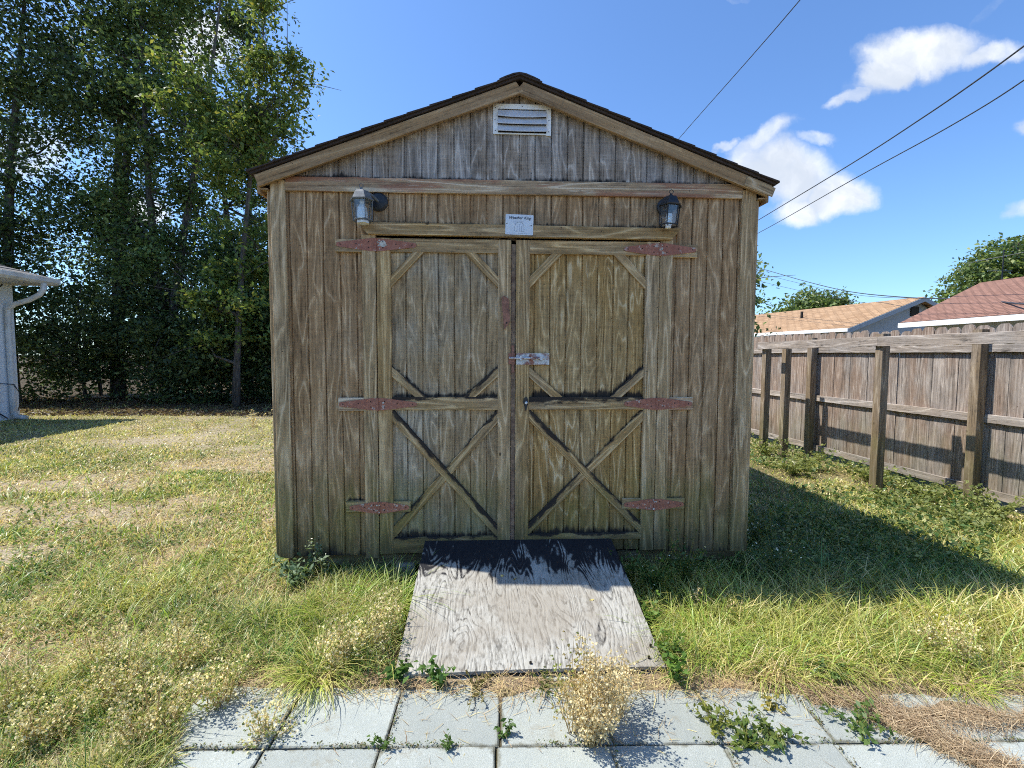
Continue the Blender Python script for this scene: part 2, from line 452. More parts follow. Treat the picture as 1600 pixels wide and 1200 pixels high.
def plymat():
    m, g = newmat('weathered_ramp_plywood')
    co = g.node('ShaderNodeTexCoord').outputs['Object']
    y = g.node('ShaderNodeSeparateXYZ', {0: co}).outputs[1]
    wp = g.node('ShaderNodeTexNoise', {'Vector': g.scale(co, (1, .45, 1)), 'Scale': 2.6, 'Detail': 2.0}).outputs['Color']
    p = g.vmath('ADD', co, g.scale(g.vmath('SUBTRACT', wp, (.5, .5, .5)), (.15, .10, 0)))
    n1 = g.noise(g.scale(p, (1, .10, 1)), 6.0, 1.6, .5, .1)
    ring = g.math('PINGPONG', g.math('MULTIPLY', n1, 38), 1.0)
    br = g.noise(g.scale(p, (1, .10, 1)), 30, 4, .7)
    ringv = g.math('ADD', ring, g.math('MULTIPLY', g.math('SUBTRACT', br, .5), 1.5))
    fib = g.noise(g.scale(p, (1, .03, 1)), 190, 3, .6)
    fine = g.noise(g.scale(p, (1, .05, 1)), 75, 5, .7)
    c = g.mix(g.step(ringv, -.10, .34), (.060, .056, .048), (.375, .362, .315))
    c = g.mix(g.step(fib, .35, .7, (0, .7)), c, (.49, .475, .425))
    c = g.mix(g.step(fine, .48, .64, (0, .75)), c, (.13, .12, .10))
    bl = g.noise(co, 3, 4, .6)
    c = g.mix(g.step(bl, .42, .62, (0, .6)), c, (.27, .235, .185))
    # black mould over the upper end, widened to paint in the shed's shade
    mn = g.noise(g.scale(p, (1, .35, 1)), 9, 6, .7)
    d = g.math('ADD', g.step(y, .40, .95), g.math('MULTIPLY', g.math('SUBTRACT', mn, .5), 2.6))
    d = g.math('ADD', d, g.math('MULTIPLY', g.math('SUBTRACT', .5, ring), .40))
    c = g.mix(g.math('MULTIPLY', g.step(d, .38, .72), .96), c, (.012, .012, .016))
    h = g.math('ADD', ringv, g.math('MULTIPLY', fib, .8))
    finish(g, c, .9, h, .45, .003, **{'Specular IOR Level': .15})
    return m


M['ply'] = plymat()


def paver():
    m, g = newmat('pale_concrete_paver')
    co = g.node('ShaderNodeTexCoord').outputs['Object']
    oi = g.node('ShaderNodeObjectInfo').outputs['Random']
    cp = g.vmath('ADD', co, g.vmath('MULTIPLY', g.node('ShaderNodeCombineXYZ', {0: oi, 1: oi}).outputs[0], (17, 9, 0)))
    n = g.noise(cp, 220, 3, .7); n2 = g.noise(cp, 5, 5, .6); n3 = g.noise(cp, 30, 5, .7)
    c = g.mix(g.step(n, .25, .75), (.28, .305, .275), (.465, .49, .45))
    c = g.mix(g.step(n2, .38, .66, (0, .6)), c, (.32, .35, .325))
    c = g.mix(g.step(n3, .58, .70, (0, .45)), c, (.56, .585, .55))
    c = g.mix(g.step(g.noise(cp, 9, 7, .75), .56, .70, (0, .6)), c, (.27, .245, .18))
    gn = g.node('ShaderNodeSeparateXYZ', {0: g.node('ShaderNodeTexCoord').outputs['Generated']})
    ex = g.math('MINIMUM', gn.outputs[0], g.math('SUBTRACT', 1.0, gn.outputs[0]))
    ey = g.math('MINIMUM', gn.outputs[1], g.math('SUBTRACT', 1.0, gn.outputs[1]))
    ed = g.math('ADD', g.math('MINIMUM', ex, ey), g.math('MULTIPLY', g.math('SUBTRACT', g.noise(cp, 16, 6, .7), .5), .16))
    c = g.mix(g.step(ed, .035, -.005, (0, .8)), c, (.13, .12, .075))
    sp_ = g.noise(cp, 75, 4, .7)
    c = g.mix(g.step(sp_, .62, .70, (0, .55)), c, (.20, .20, .17))
    tone_ = g.node('ShaderNodeMapRange', {'Value': oi, 'To Min': .84, 'To Max': 1.06}).outputs[0]
    c = g.mix(1.0, c, g.node('ShaderNodeCombineXYZ', {0: tone_, 1: tone_, 2: tone_}).outputs[0], 'MULTIPLY')
    finish(g, c, .95, g.math('ADD', n, n3), .75, .004)
    return m


M['paver'] = paver()


def foliage(name, trans=0.35, rough=0.6, sheen=0.0, spec=0.3, gain=1):
    m, g = newmat(name)
    c = g.node('ShaderNodeAttribute', attribute_name='tint').outputs['Color']
    if gain != 1: c = g.mix(1.0, c, (1.24 * gain, 1.18 * gain, 1.02 * gain), 'MULTIPLY')
    b = g.node('ShaderNodeBsdfPrincipled', {'Base Color': c, 'Roughness': rough, 'Specular IOR Level': spec}).outputs[0]
    tcol = g.mix(1.0, c, (1.15, 1.15, .8), 'MULTIPLY')
    t = g.node('ShaderNodeBsdfTranslucent', {'Color': tcol}).outputs[0]
    mx = g.node('ShaderNodeMixShader', {0: trans, 1: b, 2: t}).outputs[0]
    g.node('ShaderNodeOutputMaterial', {'Surface': mx})
    return m


M['grass'] = foliage('grass_blade', .35, .42, gain=1.12, spec=.6)
M['leaf'] = foliage('tree_leaf', .42, .5, spec=.35)
M['dry'] = foliage('dry_stem', .3, .8, spec=.1, gain=1.12)


def barkmat():
    m, g = newmat('grey_brown_bark')
    co = g.node('ShaderNodeTexCoord').outputs['Object']
    n = g.noise(g.scale(co, (1, 1, .2)), 22, 5, .7)
    c = g.mix(g.step(n, .35, .65), (.045, .038, .032), (.15, .13, .11))
    finish(g, c, .95, n, .8, .01)
    return m


M['bark'] = barkmat()


def groundmat():
    m, g = newmat('sandy_soil_and_thatch')
    pos = g.node('ShaderNodeNewGeometry').outputs['Position']
    t = g.node('ShaderNodeAttribute', attribute_name='tint').outputs['Color']
    n = g.noise(pos, 130, 4, .7); n2 = g.noise(pos, 14, 6, .7); n3 = g.noise(g.vmath('ADD', pos, (40, 0, 0)), 2.2, 5, .6)
    c = g.mix(g.step(n, .3, .7), g.mix(1.0, t, (.55, .52, .48), 'MULTIPLY'), g.mix(1.0, t, (1.35, 1.32, 1.25), 'MULTIPLY'))
    c = g.mix(g.step(n2, .45, .65, (0, .55)), c, g.mix(1.0, t, (.5, .55, .3), 'MULTIPLY'))
    c = g.mix(g.step(n3, .5, .7, (0, .35)), c, g.mix(1.0, t, (1.3, 1.2, 1.15), 'MULTIPLY'))
    finish(g, c, .97, g.math('ADD', n, n2), .7, .012, **{'Specular IOR Level': .1})
    return m


M['ground'] = groundmat()

# ================================================================== GROUND
SHX, SHY, YAW = 0.036, 3.04, math.radians(2.5)
cY, sY = math.cos(YAW), math.sin(YAW)


def shed_local(x, y):
    dx_, dy_ = np.asarray(x) - SHX, np.asarray(y) - SHY
    return cY * dx_ + sY * dy_, -sY * dx_ + cY * dy_


def segd(x, y, a, b):
    ax, ay = a; bx, by = b; L2 = (bx - ax) ** 2 + (by - ay) ** 2
    t = np.clip(((x - ax) * (bx - ax) + (y - ay) * (by - ay)) / L2, 0, 1)
    return np.hypot(x - ax - t * (bx - ax), y - ay - t * (by - ay))


def strawband(x, y):
    w_ = .05 * (fbm(x, y, 6, 5) - .5)
    m1 = sstep(segd(x, y, (1.50, 1.82), (1.74, 1.55)) + w_, .085, .05)
    m2 = sstep(segd(x, y, (1.55, 1.80), (2.3, 1.76)) + w_, .05, .025)
    m3 = sstep(segd(x, y, (1.30, 1.93), (1.55, 1.86)) + w_, .06, .03)
    return np.maximum(np.maximum(m1, m2), m3)


def gz(x, y):
    x = np.asarray(x, float); y = np.asarray(y, float)
    z = 0.020 * (fbm(x, y, .9, 3) - .5) + 0.012 * (vn(x, y, 5, 2) - .5) + .018
    edge = y + .10 * (fbm(x, y, 3.0, 1) - .5)
    pav = sstep(edge, 1.99, 1.87) * sstep(x + .25 * (fbm(x, y, 2.5, 4) - .5) + .5 * np.clip(y - 1.65, 0, 1), -1.22, -1.12)
    cov = np.maximum(strawband(x, y), sstep(x + .3 * (fbm(x, y, 3, 7) - .5), 2.5, 2.8))
    zp = 0.0 * x + .020
    zc = .042 + .012 * (vn(x, y, 14, 3) - .5)
    z = z * (1 - pav) + zp * pav
    nearedge = sstep(np.abs(edge - 1.95), .25, .0)
    z = z + .022 * nearedge * (1 - pav)
    z = z + (zc - zp) * pav * cov
    z = z - .06 * sstep(x, 3.0, 4.2) * sstep(y, 2.5, 5)
    return z


def bare(x, y):
    """how bare / strawy the lawn is (0..1)"""
    b = sstep(fbm(x, y, .55, 4), .47, .70) * .40 + .45 * sstep(fbm(x, y, 2.4, 6), .50, .68)
    # known sandy patches in the left lawn
    for (cx_, cy_, rx, ry) in ((-4.2, 4.2, 1.0, .45), (-3.6, 3.3, .5, .25), (-4.9, 5.2, 1.2, .5), (-3.4, 6.2, 1.6, .5), (-2.6, 8.2, 1.5, .9), (-5.9, 8, 1.5, .7), (-2.3, 2.2, .45, .22), (2.45, 2.2, .4, .15)):
        b = np.maximum(b, .95 * sstep(((x - cx_) / rx) ** 2 + ((y - cy_) / ry) ** 2 + 1.1 * (fbm(x, y, 3, 2) - .5), 1.3, .3))
    b = np.where(x < -1.2, np.maximum(b, .38 * sstep(y, 5.0, 8.5)), b)
    return np.clip(b, 0, 1)


def axisgrid(lo, hi, fine, far):
    a = [0.0]
    while a[-1] < hi: a.append(a[-1] + fine * (1 + (a[-1] / far) ** 1.6))
    b = [0.0]
    while b[-1] > lo: b.append(b[-1] - fine * (1 + (-b[-1] / far) ** 1.6))
    return np.array(b[1:][::-1] + a)


gx = axisgrid(-420, 420, .035, 1.6); gy = axisgrid(-60, 900, .035, 1.5)
XX, YY = np.meshgrid(gx, gy, indexing='ij')
ZZ = gz(XX, YY)
Vg = np.stack([XX, YY, ZZ], -1).reshape(-1, 3)
nx, ny = len(gx), len(gy)
idx = np.arange(nx * ny).reshape(nx, ny)
Fg = np.stack([idx[:-1, :-1], idx[1:, :-1], idx[1:, 1:], idx[:-1, 1:]], -1).reshape(-1, 4)
bb = bare(XX, YY)[..., None]
sand = np.array((.42, .36, .28)); soil = np.array((.19, .165, .075)); thatch = np.array((.33, .26, .18))
gc = soil * (1 - bb) + sand * bb
st_ = (sstep(np.abs(YY - 1.95), .30, .05) * (XX > -1.6) * (XX < 4))[..., None]
cv_ = (sstep(YY, 1.95, 1.8) * (XX > 1.1))[..., None]
gc = gc * (1 - np.maximum(st_, cv_)) + thatch * np.maximum(st_, cv_)
pj_ = (sstep(YY, 1.93, 1.86) * (XX > -1.15) * (XX < 2.7) * (1 - strawband(XX, YY)))[..., None]
gc = gc * (1 - pj_) + np.array((.10, .085, .055)) * pj_
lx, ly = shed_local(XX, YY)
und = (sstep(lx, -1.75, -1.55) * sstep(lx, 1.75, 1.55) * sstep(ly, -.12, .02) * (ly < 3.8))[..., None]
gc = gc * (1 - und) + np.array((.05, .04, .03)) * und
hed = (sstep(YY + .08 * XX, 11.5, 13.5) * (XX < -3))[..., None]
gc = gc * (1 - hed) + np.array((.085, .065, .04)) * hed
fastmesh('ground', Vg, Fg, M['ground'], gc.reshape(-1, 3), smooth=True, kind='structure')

# ================================================================== PAVERS
row1 = [-1.32, -.89, -.465, -.035, .385, .805, 1.225, 1.645, 2.065, 2.485]
PL = ['{} concrete paver in the row nearest the ramp, {}']
desc1 = ['pale concrete paver mostly under grass at the far left end of the back row',
         'pale concrete paver in the back row crossed by a wiry runner at the left edge',
         'clean pale concrete paver in the back row below the left corner of the ramp',
         'pale concrete paver in the back row with a small sprout in its left joint',
         'pale concrete paver in the back row shaded by the big dried weed',
         'pale concrete paver in the back row just right of the big dried weed',
         'pale concrete paver in the back row under the leafy creeping weed',
         'paver in the back row half buried in brown straw on the right',
         'paver in the back row beyond the straw patch near the right edge',
         'rightmost paver of the back row, cut off by the photo edge']
desc2 = ['front row paver at the far left, mostly under dry weeds',
         'front row paver in the bottom left with weed shadows on it',
         'front row paver below the joint where a green sprout grows at left',
         'front row paver at the bottom centre, left of the dried weed stem',
         'front row paver in front of the big dried weed',
         'front row paver right of the dried weed, mostly bare',
         'front row paver below the creeping weed on the right',
         'front row paver at bottom right beside the straw patch',
         'front row paver in the bottom right corner past the straw',
         'last front row paver on the right, outside the lawn edge']
for r_, (yb, yf, ds) in enumerate(((2.075, 1.655, desc1), (1.645, 1.225, desc2))):
    for i, x0 in enumerate(row1):
        x1 = x0 + .415
        bm = bmesh.new()
        sx, sy = x1 - x0 + .0055, yb - yf + .007
        if r_: x0 -= .012
        bmesh.ops.create_grid(bm, x_segments=12, y_segments=12, size=.5)
        rp = lambda t: math.copysign((.487 if abs(t) < .45 else .5) if abs(t) > .40 else abs(t) * 1.13, t)
        for v in bm.verts:
            v.co.x = rp(v.co.x); v.co.y = rp(v.co.y)
            v.co.x *= sx; v.co.y *= sy
            ex = min(sx / 2 - abs(v.co.x), sy / 2 - abs(v.co.y))
            v.co.z = .032 - .004 * max(0, 1 - ex / .005) + rnd.uniform(-.0004, .0004)
        be = [e for e in bm.edges if e.is_boundary]
        r = bmesh.ops.extrude_edge_only(bm, edges=be)
        for v in [q for q in r['geom'] if isinstance(q, bmesh.types.BMVert)]: v.co.z = -.02
        for v in bm.verts:
            k = 1 if v.co.z > 0 else .6
            v.co.x += rnd.uniform(-.0012, .0012) * k; v.co.y += rnd.uniform(-.0012, .0012) * k
        me = bpy.data.meshes.new('concrete_paver'); bm.to_mesh(me); bm.free(); me.materials.append(M['paver'])
        o = bpy.data.objects.new('concrete_paver', me); COL.objects.link(o)
        o.location = ((x0 + x1) / 2, (yb + yf) / 2 + .017 * (x0 + .45), rnd.uniform(-.002, .002))
        o.rotation_euler = (rnd.uniform(-.006, .006), rnd.uniform(-.006, .006), .017 + rnd.uniform(-.008, .008))
        if i == 9: bpy.data.objects.remove(o); continue
        ident(o, ds[i], 'paver', 'concrete pavers along the bottom of the yard')

# ================================================================== SHED
shed = empty('garden_shed', (SHX, SHY, 0), YAW, label='weathered brown wooden shed with double barn doors and a dark shingle gable roof', cat='shed')
SL = .372
ZP = 3.172
HW = 1.54


def mat_from(p0, p1, nrm):
    x = (Vector(p1) - Vector(p0)); L = x.length; x.normalize()
    y = Vector(nrm).normalized(); y = (y - x * y.dot(x)).normalized(); z = x.cross(y)
    m_ = Matrix((x, y, z)).transposed().to_4x4(); m_.translation = (Vector(p0) + Vector(p1)) / 2
    return m_, L


def board(name, p0, p1, wid, th, m, parent=shed, nrm=(0, 1, 0), c0=0, c1=0, ch=.0025, jit=.0008, flip=False, **k):
    """board from p0 to p1 (centre line of its BACK... middle), width along local z, thickness along local y (front is -y)"""
    mw, L = mat_from(p0, p1, nrm)
    prof = []
    w2, t2 = wid / 2, th / 2
    for (a, b) in ((-t2, -w2 + ch), (-t2, w2 - ch), (-t2 + ch, w2), (t2 - ch, w2), (t2, w2 - ch), (t2, -w2 + ch), (t2 - ch, -w2), (-t2 + ch, -w2)):
        prof.append((a, b))
    n = max(2, int(L / .07))
    mb = MB()
    for i in range(n + 1):
        f = i / n
        dw = rnd.uniform(-jit, jit); dt = rnd.uniform(-jit, jit) * .5
        for (a, b) in prof:
            x = -L / 2 + L * f
            if i == 0: x += c0 * b / w2
            if i == n: x += c1 * b / w2
            mb.v.append((x, a + dt, b + (dw if b > 0 else -dw * .7)))
    for i in range(n):
        for j in range(8):
            j2 = (j + 1) % 8
            mb.f.append((i * 8 + j, i * 8 + j2, (i + 1) * 8 + j2, (i + 1) * 8 + j))
    mb.f.append(tuple(range(8))); mb.f.append(tuple(n * 8 + j for j in range(8)))
    return mb.build(name, M[m], parent, mw=mw, **k)


GP = .1025


def siding(name, pieces, m, parent=shed, phase=-1.432, stain=(), y=0.0, xform=None, groovew=.0082, gdep=.010, side=0):
    """grooved plywood: pieces = [(x0,x1,z0,fz1)]; front faces -y"""
    mb = MB(); st = []
    for (x0, x1, z0, z1f) in pieces:
        if not callable(z1f): z1c = z1f; z1f = lambda x, z1c=z1c: z1c
        cols = [(x0, 0.0)]
        k = math.ceil((x0 + .012 - phase) / GP)
        while True:
            gxp = phase + k * GP
            if gxp > x1 - .012: break
            cols += [(gxp - groovew / 2 - .001, 0), (gxp - groovew / 2 + .0012, gdep), (gxp + groovew / 2 - .0012, gdep), (gxp + groovew / 2 + .001, 0), (gxp + GP * .35, 0), (gxp + GP * .68, 0)]
            k += 1
        cols = [c for c in cols if c[0] < x1 - .004] + [(x1, 0.0)]
        zmax = max(z1f(c[0]) for c in cols)
        nr = max(3, int((zmax - z0) / .016))
        b = len(mb.v)
        for (x, dep) in cols:
            zt = z1f(x)
            for r in range(nr + 1):
                z = z0 + (zt - z0) * r / nr
                wob = .0016 * math.sin(x * 9 + z * 2.1 + y) + .0010 * math.sin(z * 13 + x * 31)
                if z1f(x0) != z1f(x1) or True: pass
                mb.v.append((x + (.0016 * math.sin(z * 5 + x * 40) if x0 < x < x1 else 0), y + dep + wob, z))
                s_ = 0.0
                for (a, bb_, reach, amt) in stain:
                    if min(a[0], bb_[0]) <= x <= max(a[0], bb_[0]):
                        zl = a[1] + (bb_[1] - a[1]) * (x - a[0]) / (bb_[0] - a[0] + 1e-9)
                        d_ = (z - zl)
                        rr = 1e-4 + reach * (.45 + 1.1 * float(vn(x, zl, 9, 3)))
                        if -.01 <= d_ < rr: s_ = max(s_, amt * (1 - max(0, d_) / rr))
                st.append(s_)
        for i in range(len(cols) - 1):
            for r in range(nr):
                a0 = b + i * (nr + 1) + r; a1 = a0 + nr + 1
                mb.f.append((a0, a1, a1 + 1, a0 + 1))
    me = bpy.data.meshes.new(name); me.from_pydata(mb.v, [], mb.f); me.update()
    at = me.attributes.new('stain', 'FLOAT', 'POINT'); at.data.foreach_set('value', st)
    me.materials.append(M[m])
    o = bpy.data.objects.new(name, me); COL.objects.link(o); o.parent = parent
    if xform is not None: o.matrix_local = xform
    return o


gt = lambda x: ZP - .02 - SL * abs(x)
siding('front_wall', [(-HW, -.898, .17, 2.55), (.918, HW, .165, 2.55), (-.898, .918, 2.243, 2.55)], 'wall',
       stain=[((-.95, 2.306), (1.0, 2.306), .035, .8), ((-1.15, 2.206), (-1.0, 2.206), .02, .4), ((-1.146, 1.21), (-.98, 1.21), .02, .7), ((-1.11, .535), (-.98, .535), .035, .9),
              ((1.0, 1.21), (1.16, 1.21), .012, .6), ((1.0, .54), (1.12, .54), .02, .7), ((-1.54, .16), (-.9, .16), .12, .7), ((.918, .16), (1.54, .16), .12, .6)])
siding('gable_siding', [(-1.46, 1.46, 2.551, gt)], 'gable', stain=[((-1.46, 2.582), (1.46, 2.582), .05, .9), ((-.17, 2.86), (.21, 2.86), .0, 0)])
# side and back walls
DEPTH = 3.66
for nm_, sg in (('left_wall', -1), ('right_wall', 1)):
    rot = Matrix.Translation((sg * HW, DEPTH / 2, 0)) @ Matrix.Rotation(math.radians(-90 if sg < 0 else 90), 4, 'Z')
    siding('side_wall', [(-DEPTH / 2 + .003, DEPTH / 2 - .003, .17, 2.55)], 'wall', xform=rot)
siding('back_wall', [(-HW, HW, .17, 2.55), (-HW, -.01, 2.55, gt), (-.01, HW, 2.55, gt)], 'wall', xform=Matrix.Translation((0, DEPTH, 0)) @ Matrix.Rotation(math.pi, 4, 'Z'))
# floor and rim
MB().box(-1.50, 1.50, .03, DEPTH - .02, .150, .166).build('floor', M['dark'], shed)
board('rim_joist', (-1.50, .045, .125), (1.50, .045, .125), .075, .036, 'board_red', jit=.0005)
for x in (-.93, .95):
    board('skid', (x, -.0, .055), (x, DEPTH, .055), .075, .09, 'board_red', nrm=(1, 0, 0))
board('skid', (-1.42, .06, .055), (-1.42, DEPTH, .055), .075, .09, 'board_red', nrm=(1, 0, 0))
board('skid', (1.42, .06, .055), (1.42, DEPTH, .055), .075, .09, 'board_red', nrm=(1, 0, 0))

# corner trims (front face) + side return
for sg in (-1, 1):
    x = sg * 1.494
    board('corner_trim', (x, -.0115, .165 if sg < 0 else .17), (x, -.0115, 2.555), .091, .021, 'board_gray')
    board('corner_trim', (sg * 1.5525, .034, .17), (sg * 1.5525, .034, 2.50), .09, .021, 'board_gray', nrm=(1, 0, 0))
# long horizontal trim
board('gable_trim', (-1.446, -.0115, 2.538), (1.446, -.0115, 2.545), .088, .021, 'board_red', jit=.002)
# jamb boards on the wall
board('door_jamb', (-.9425, -.0125, .157), (-.9425, -.0125, 2.232), .085, .021, 'board_gray')
board('door_jamb', (.9585, -.0125, .19), (.9585, -.0125, 2.232), .081, .021, 'board_gray')
# header with mitred ends
board('door_header', (-.975, -.026, 2.270), (1.012, -.026, 2.262), .074, .038, 'board', c0=-.034, c1=.034)

# fascia
EX = 1.60
for sg in (-1, 1):
    p0 = Vector((sg * EX, -.052, ZP - .040 - SL * EX)); p1 = Vector((sg * -.0, -.052, ZP - .040))
    if sg > 0: p0, p1 = p1, p0
    board('fascia', p0, p1, .074, .024, 'fascia', c0=(.0 if sg < 0 else .0133), c1=(-.0133 if sg < 0 else 0), jit=.0004)
board('fascia_patch', (1.44, -.0665, ZP - .042 - SL * 1.44), (1.625, -.0665, ZP - .042 - SL * 1.625), .062, .006, 'board_gray')
# soffit strip between fascia and wall, eave boards
for sg in (-1, 1):
    zc = lambda x: ZP - .080 - SL * abs(x)
    mb = MB()
    mb.quadbox([(0, -.0405, zc(0) + .02), (sg * EX, -.0405, zc(EX) + .02), (sg * EX, .0, zc(EX) + .02), (0, .0, zc(0) + .02),
                (0, -.0405, zc(0) + .03), (sg * EX, -.0405, zc(EX) + .03), (sg * EX, .0, zc(EX) + .03), (0, .0, zc(0) + .03)])
    mb.build('soffit', M['fascia'], shed)
    board('eave_board', (sg * 1.60, -.038, 2.515), (sg * 1.60, DEPTH + .07, 2.515), .085, .018, 'fascia', nrm=(1, 0, 0))
    mb = MB().box(min(sg * 1.545, sg * 1.59), max(sg * 1.545, sg * 1.59), -.036, DEPTH, 2.492, 2.502); mb.build('soffit', M['fascia'], shed)

# roof: deck + shingle courses
roof = None
for sg in (-1, 1):
    ya, yb = -.072, DEPTH + .115
    e = 1.635
    top = lambda x: ZP + .006 - SL * abs(x)
    mb = MB()
    mb.quadbox([(0, ya, top(0)), (sg * e, ya, top(e)), (sg * e, yb, top(e)), (0, yb, top(0)),
                (0, ya, top(0) + .014), (sg * e, ya, top(e) + .014), (sg * e, yb, top(e) + .014), (0, yb, top(0) + .014)])
    nC = 12; s_ = (e + .015) / nC
    for k in range(nC):
        xa = e + .015 - k * s_; xb = max(0, xa - s_ * 1.18)
        j = rnd.uniform(-.006, .006)
        za = lambda x: top(x) + .014
        lift = .006
        yv = ya - .010 - rnd.uniform(0, .006)
        mb.quadbox([(sg * xa, yv, za(xa) + .002), (sg * xb, yv, za(xb) + .001), (sg * xb, yb, za(xb) + .001), (sg * xa, yb, za(xa) + .002),
                    (sg * xa, yv, za(xa) + lift + .008), (sg * xb, yv, za(xb) + .006), (sg * xb, yb, za(xb) + .006), (sg * xa, yb, za(xa) + lift + .008)])
    mb.build('roof', M['shingle'], shed)
mb = MB()
pr = [(-.125, -.042), (-.09, -.026), (-.04, -.007), (0, .0), (.04, -.007), (.09, -.026), (.125, -.042)]
for i in range(24):
    y0 = -.086 + i * .160; y1 = y0 + .18
    b = len(mb.v)
    for (yy, dz_) in ((y0, .005), (y1, .001)):
        for (px, pz) in pr: mb.v.append((px, yy, ZP + .030 + pz + dz_))
        for (px, pz) in reversed(pr): mb.v.append((px, yy, ZP + .021 + pz + dz_))
    for j in range(14):
        j2 = (j + 1) % 14; mb.f.append((b + j, b + j2, b + 14 + j2, b + 14 + j))
    mb.f.append(tuple(b + j for j in range(14))); mb.f.append(tuple(b + 14 + j for j in range(14)))
mb.build('ridge_cap', M['shingle'], shed)

# ---- doors
yS, tS = -.0108, .0215      # stile centre / thickness (siding face at y=0)
yR, tR = -.0102, .0195


def door(sg):
    L = sg < 0
    x0, x1 = (-.894, -.046) if L else (-.014, .914)
    zb, ztp = (.185, 2.216)
    os0, os1 = (x0, x0 + .088) if L else (x1 - .088, x1)          # outer stile
    is0, is1 = (x1 - .083, x1) if L else (x0, x0 + .088)          # inner stile
    f0, f1 = (os1, is0) if L else (is1, os0)                      # field
    zm0, zm1 = 1.130, 1.214
    zt0 = 2.130
    zl = .290 if L else .305
    stains = [((f0, zm1), (f1, zm1), .07, 1.0 if not L else .85), ((f0, zl), (f1, zl), .075, .8),
              ((f0, 1.40), (f0 + .19, 1.225), .055, 1.0 if L else .55), ((f1 - .19, 1.225), (f1, 1.40), .06, 1.0),
              ((f0, zm0), (f1, zl), .035, .8), ((f0, zl), (f1, zm0), .05, .85)]
    d = siding('door', [(x0, x1, zb, ztp)], 'doorL' if L else 'doorR', stain=stains, y=-.001)
    d['label'] = 'left barn door, greyer siding' if L else 'right barn door, yellower brown siding with bolt and knob'
    # thickness behind
    board('stile', ((os0 + os1) / 2, yS, zb), ((os0 + os1) / 2, yS, ztp), os1 - os0, tS, 'board' if L else 'board_gray', d)
    board('stile', ((is0 + is1) / 2, yS, zb), ((is0 + is1) / 2, yS, ztp - .001), is1 - is0, tS, 'board_gray' if L else 'board', d)
    board('rail', (f0, yR, (zt0 + ztp) / 2), (f1, yR, (zt0 + ztp) / 2), ztp - zt0, tR, 'board', d)
    board('rail', (f0, yR, (zm0 + zm1) / 2), (f1, yR, (zm0 + zm1) / 2), zm1 - zm0, tR, 'board_stain_little' if L else 'board_stain', d)
    if L:
        board('rail', (f0, yR, (zb + zl) / 2), (f1 - .0, yR, (zb + zl) / 2 + .004), zl - zb, tR, 'board_stain_little', d)
    else:
        board('rail', (f0, yR, zl - .022), (f1, yR, zl - .022), .044, tR, 'board_stain_little', d)
    th = .0175; yb_ = -.0092
    ww = .052
    e = .028
    # small braces
    for (a, b, mm) in (((f0 - e, 1.945 - e * .9), (f0 + .165 + e, zt0 - .008 + e), 'board'),
                       ((f1 + e, 1.945 - e * .9), (f1 - .165 - e, zt0 - .008 + e), 'board'),
                       ((f0 - e, 1.375 + e), (f0 + .185 + e * .6, zm1 - .01 - e * .3), 'board_stain' if L else 'board_stain_little'),
                       ((f1 + e, 1.375 + e), (f1 - .185 - e * .6, zm1 - .01 - e * .3), 'board_stain')):
        if a[0] > b[0]: a, b = b, a
        board('brace', (a[0], yb_, a[1]), (b[0], yb_, b[1]), ww, th, mm, d)
    # the cross
    a, b = (f0 - .02, zm0 - .02 + .01), (f1 + .02, zl + .03 - .02)
    board('brace', (a[0], yb_, a[1]), (b[0], yb_, b[1]), .055, th, 'board_stain', d)
    a, b = (f0 - .02, zl + .01), (f1 + .02, zm0 - .02)
    board('brace', (a[0], yb_ + .001, a[1]), (b[0], yb_ + .001, b[1]), .055, th - .002, 'board_stain_little' if L else 'board_stain', d)
    return d


dL = door(-1); dR = door(1)
MB().box(-.0435, -.0165, -.012, .008, .20, 2.19).build('astragal', M['astragal'], dL)


def screws(o_parent, pts, y):
    mb = MB()
    for (x, z) in pts: mb.tube([(x, y, z), (x, y - .002, z)], .0042, 8)
    mb.build('screw', M['screw'], o_parent) if pts else None


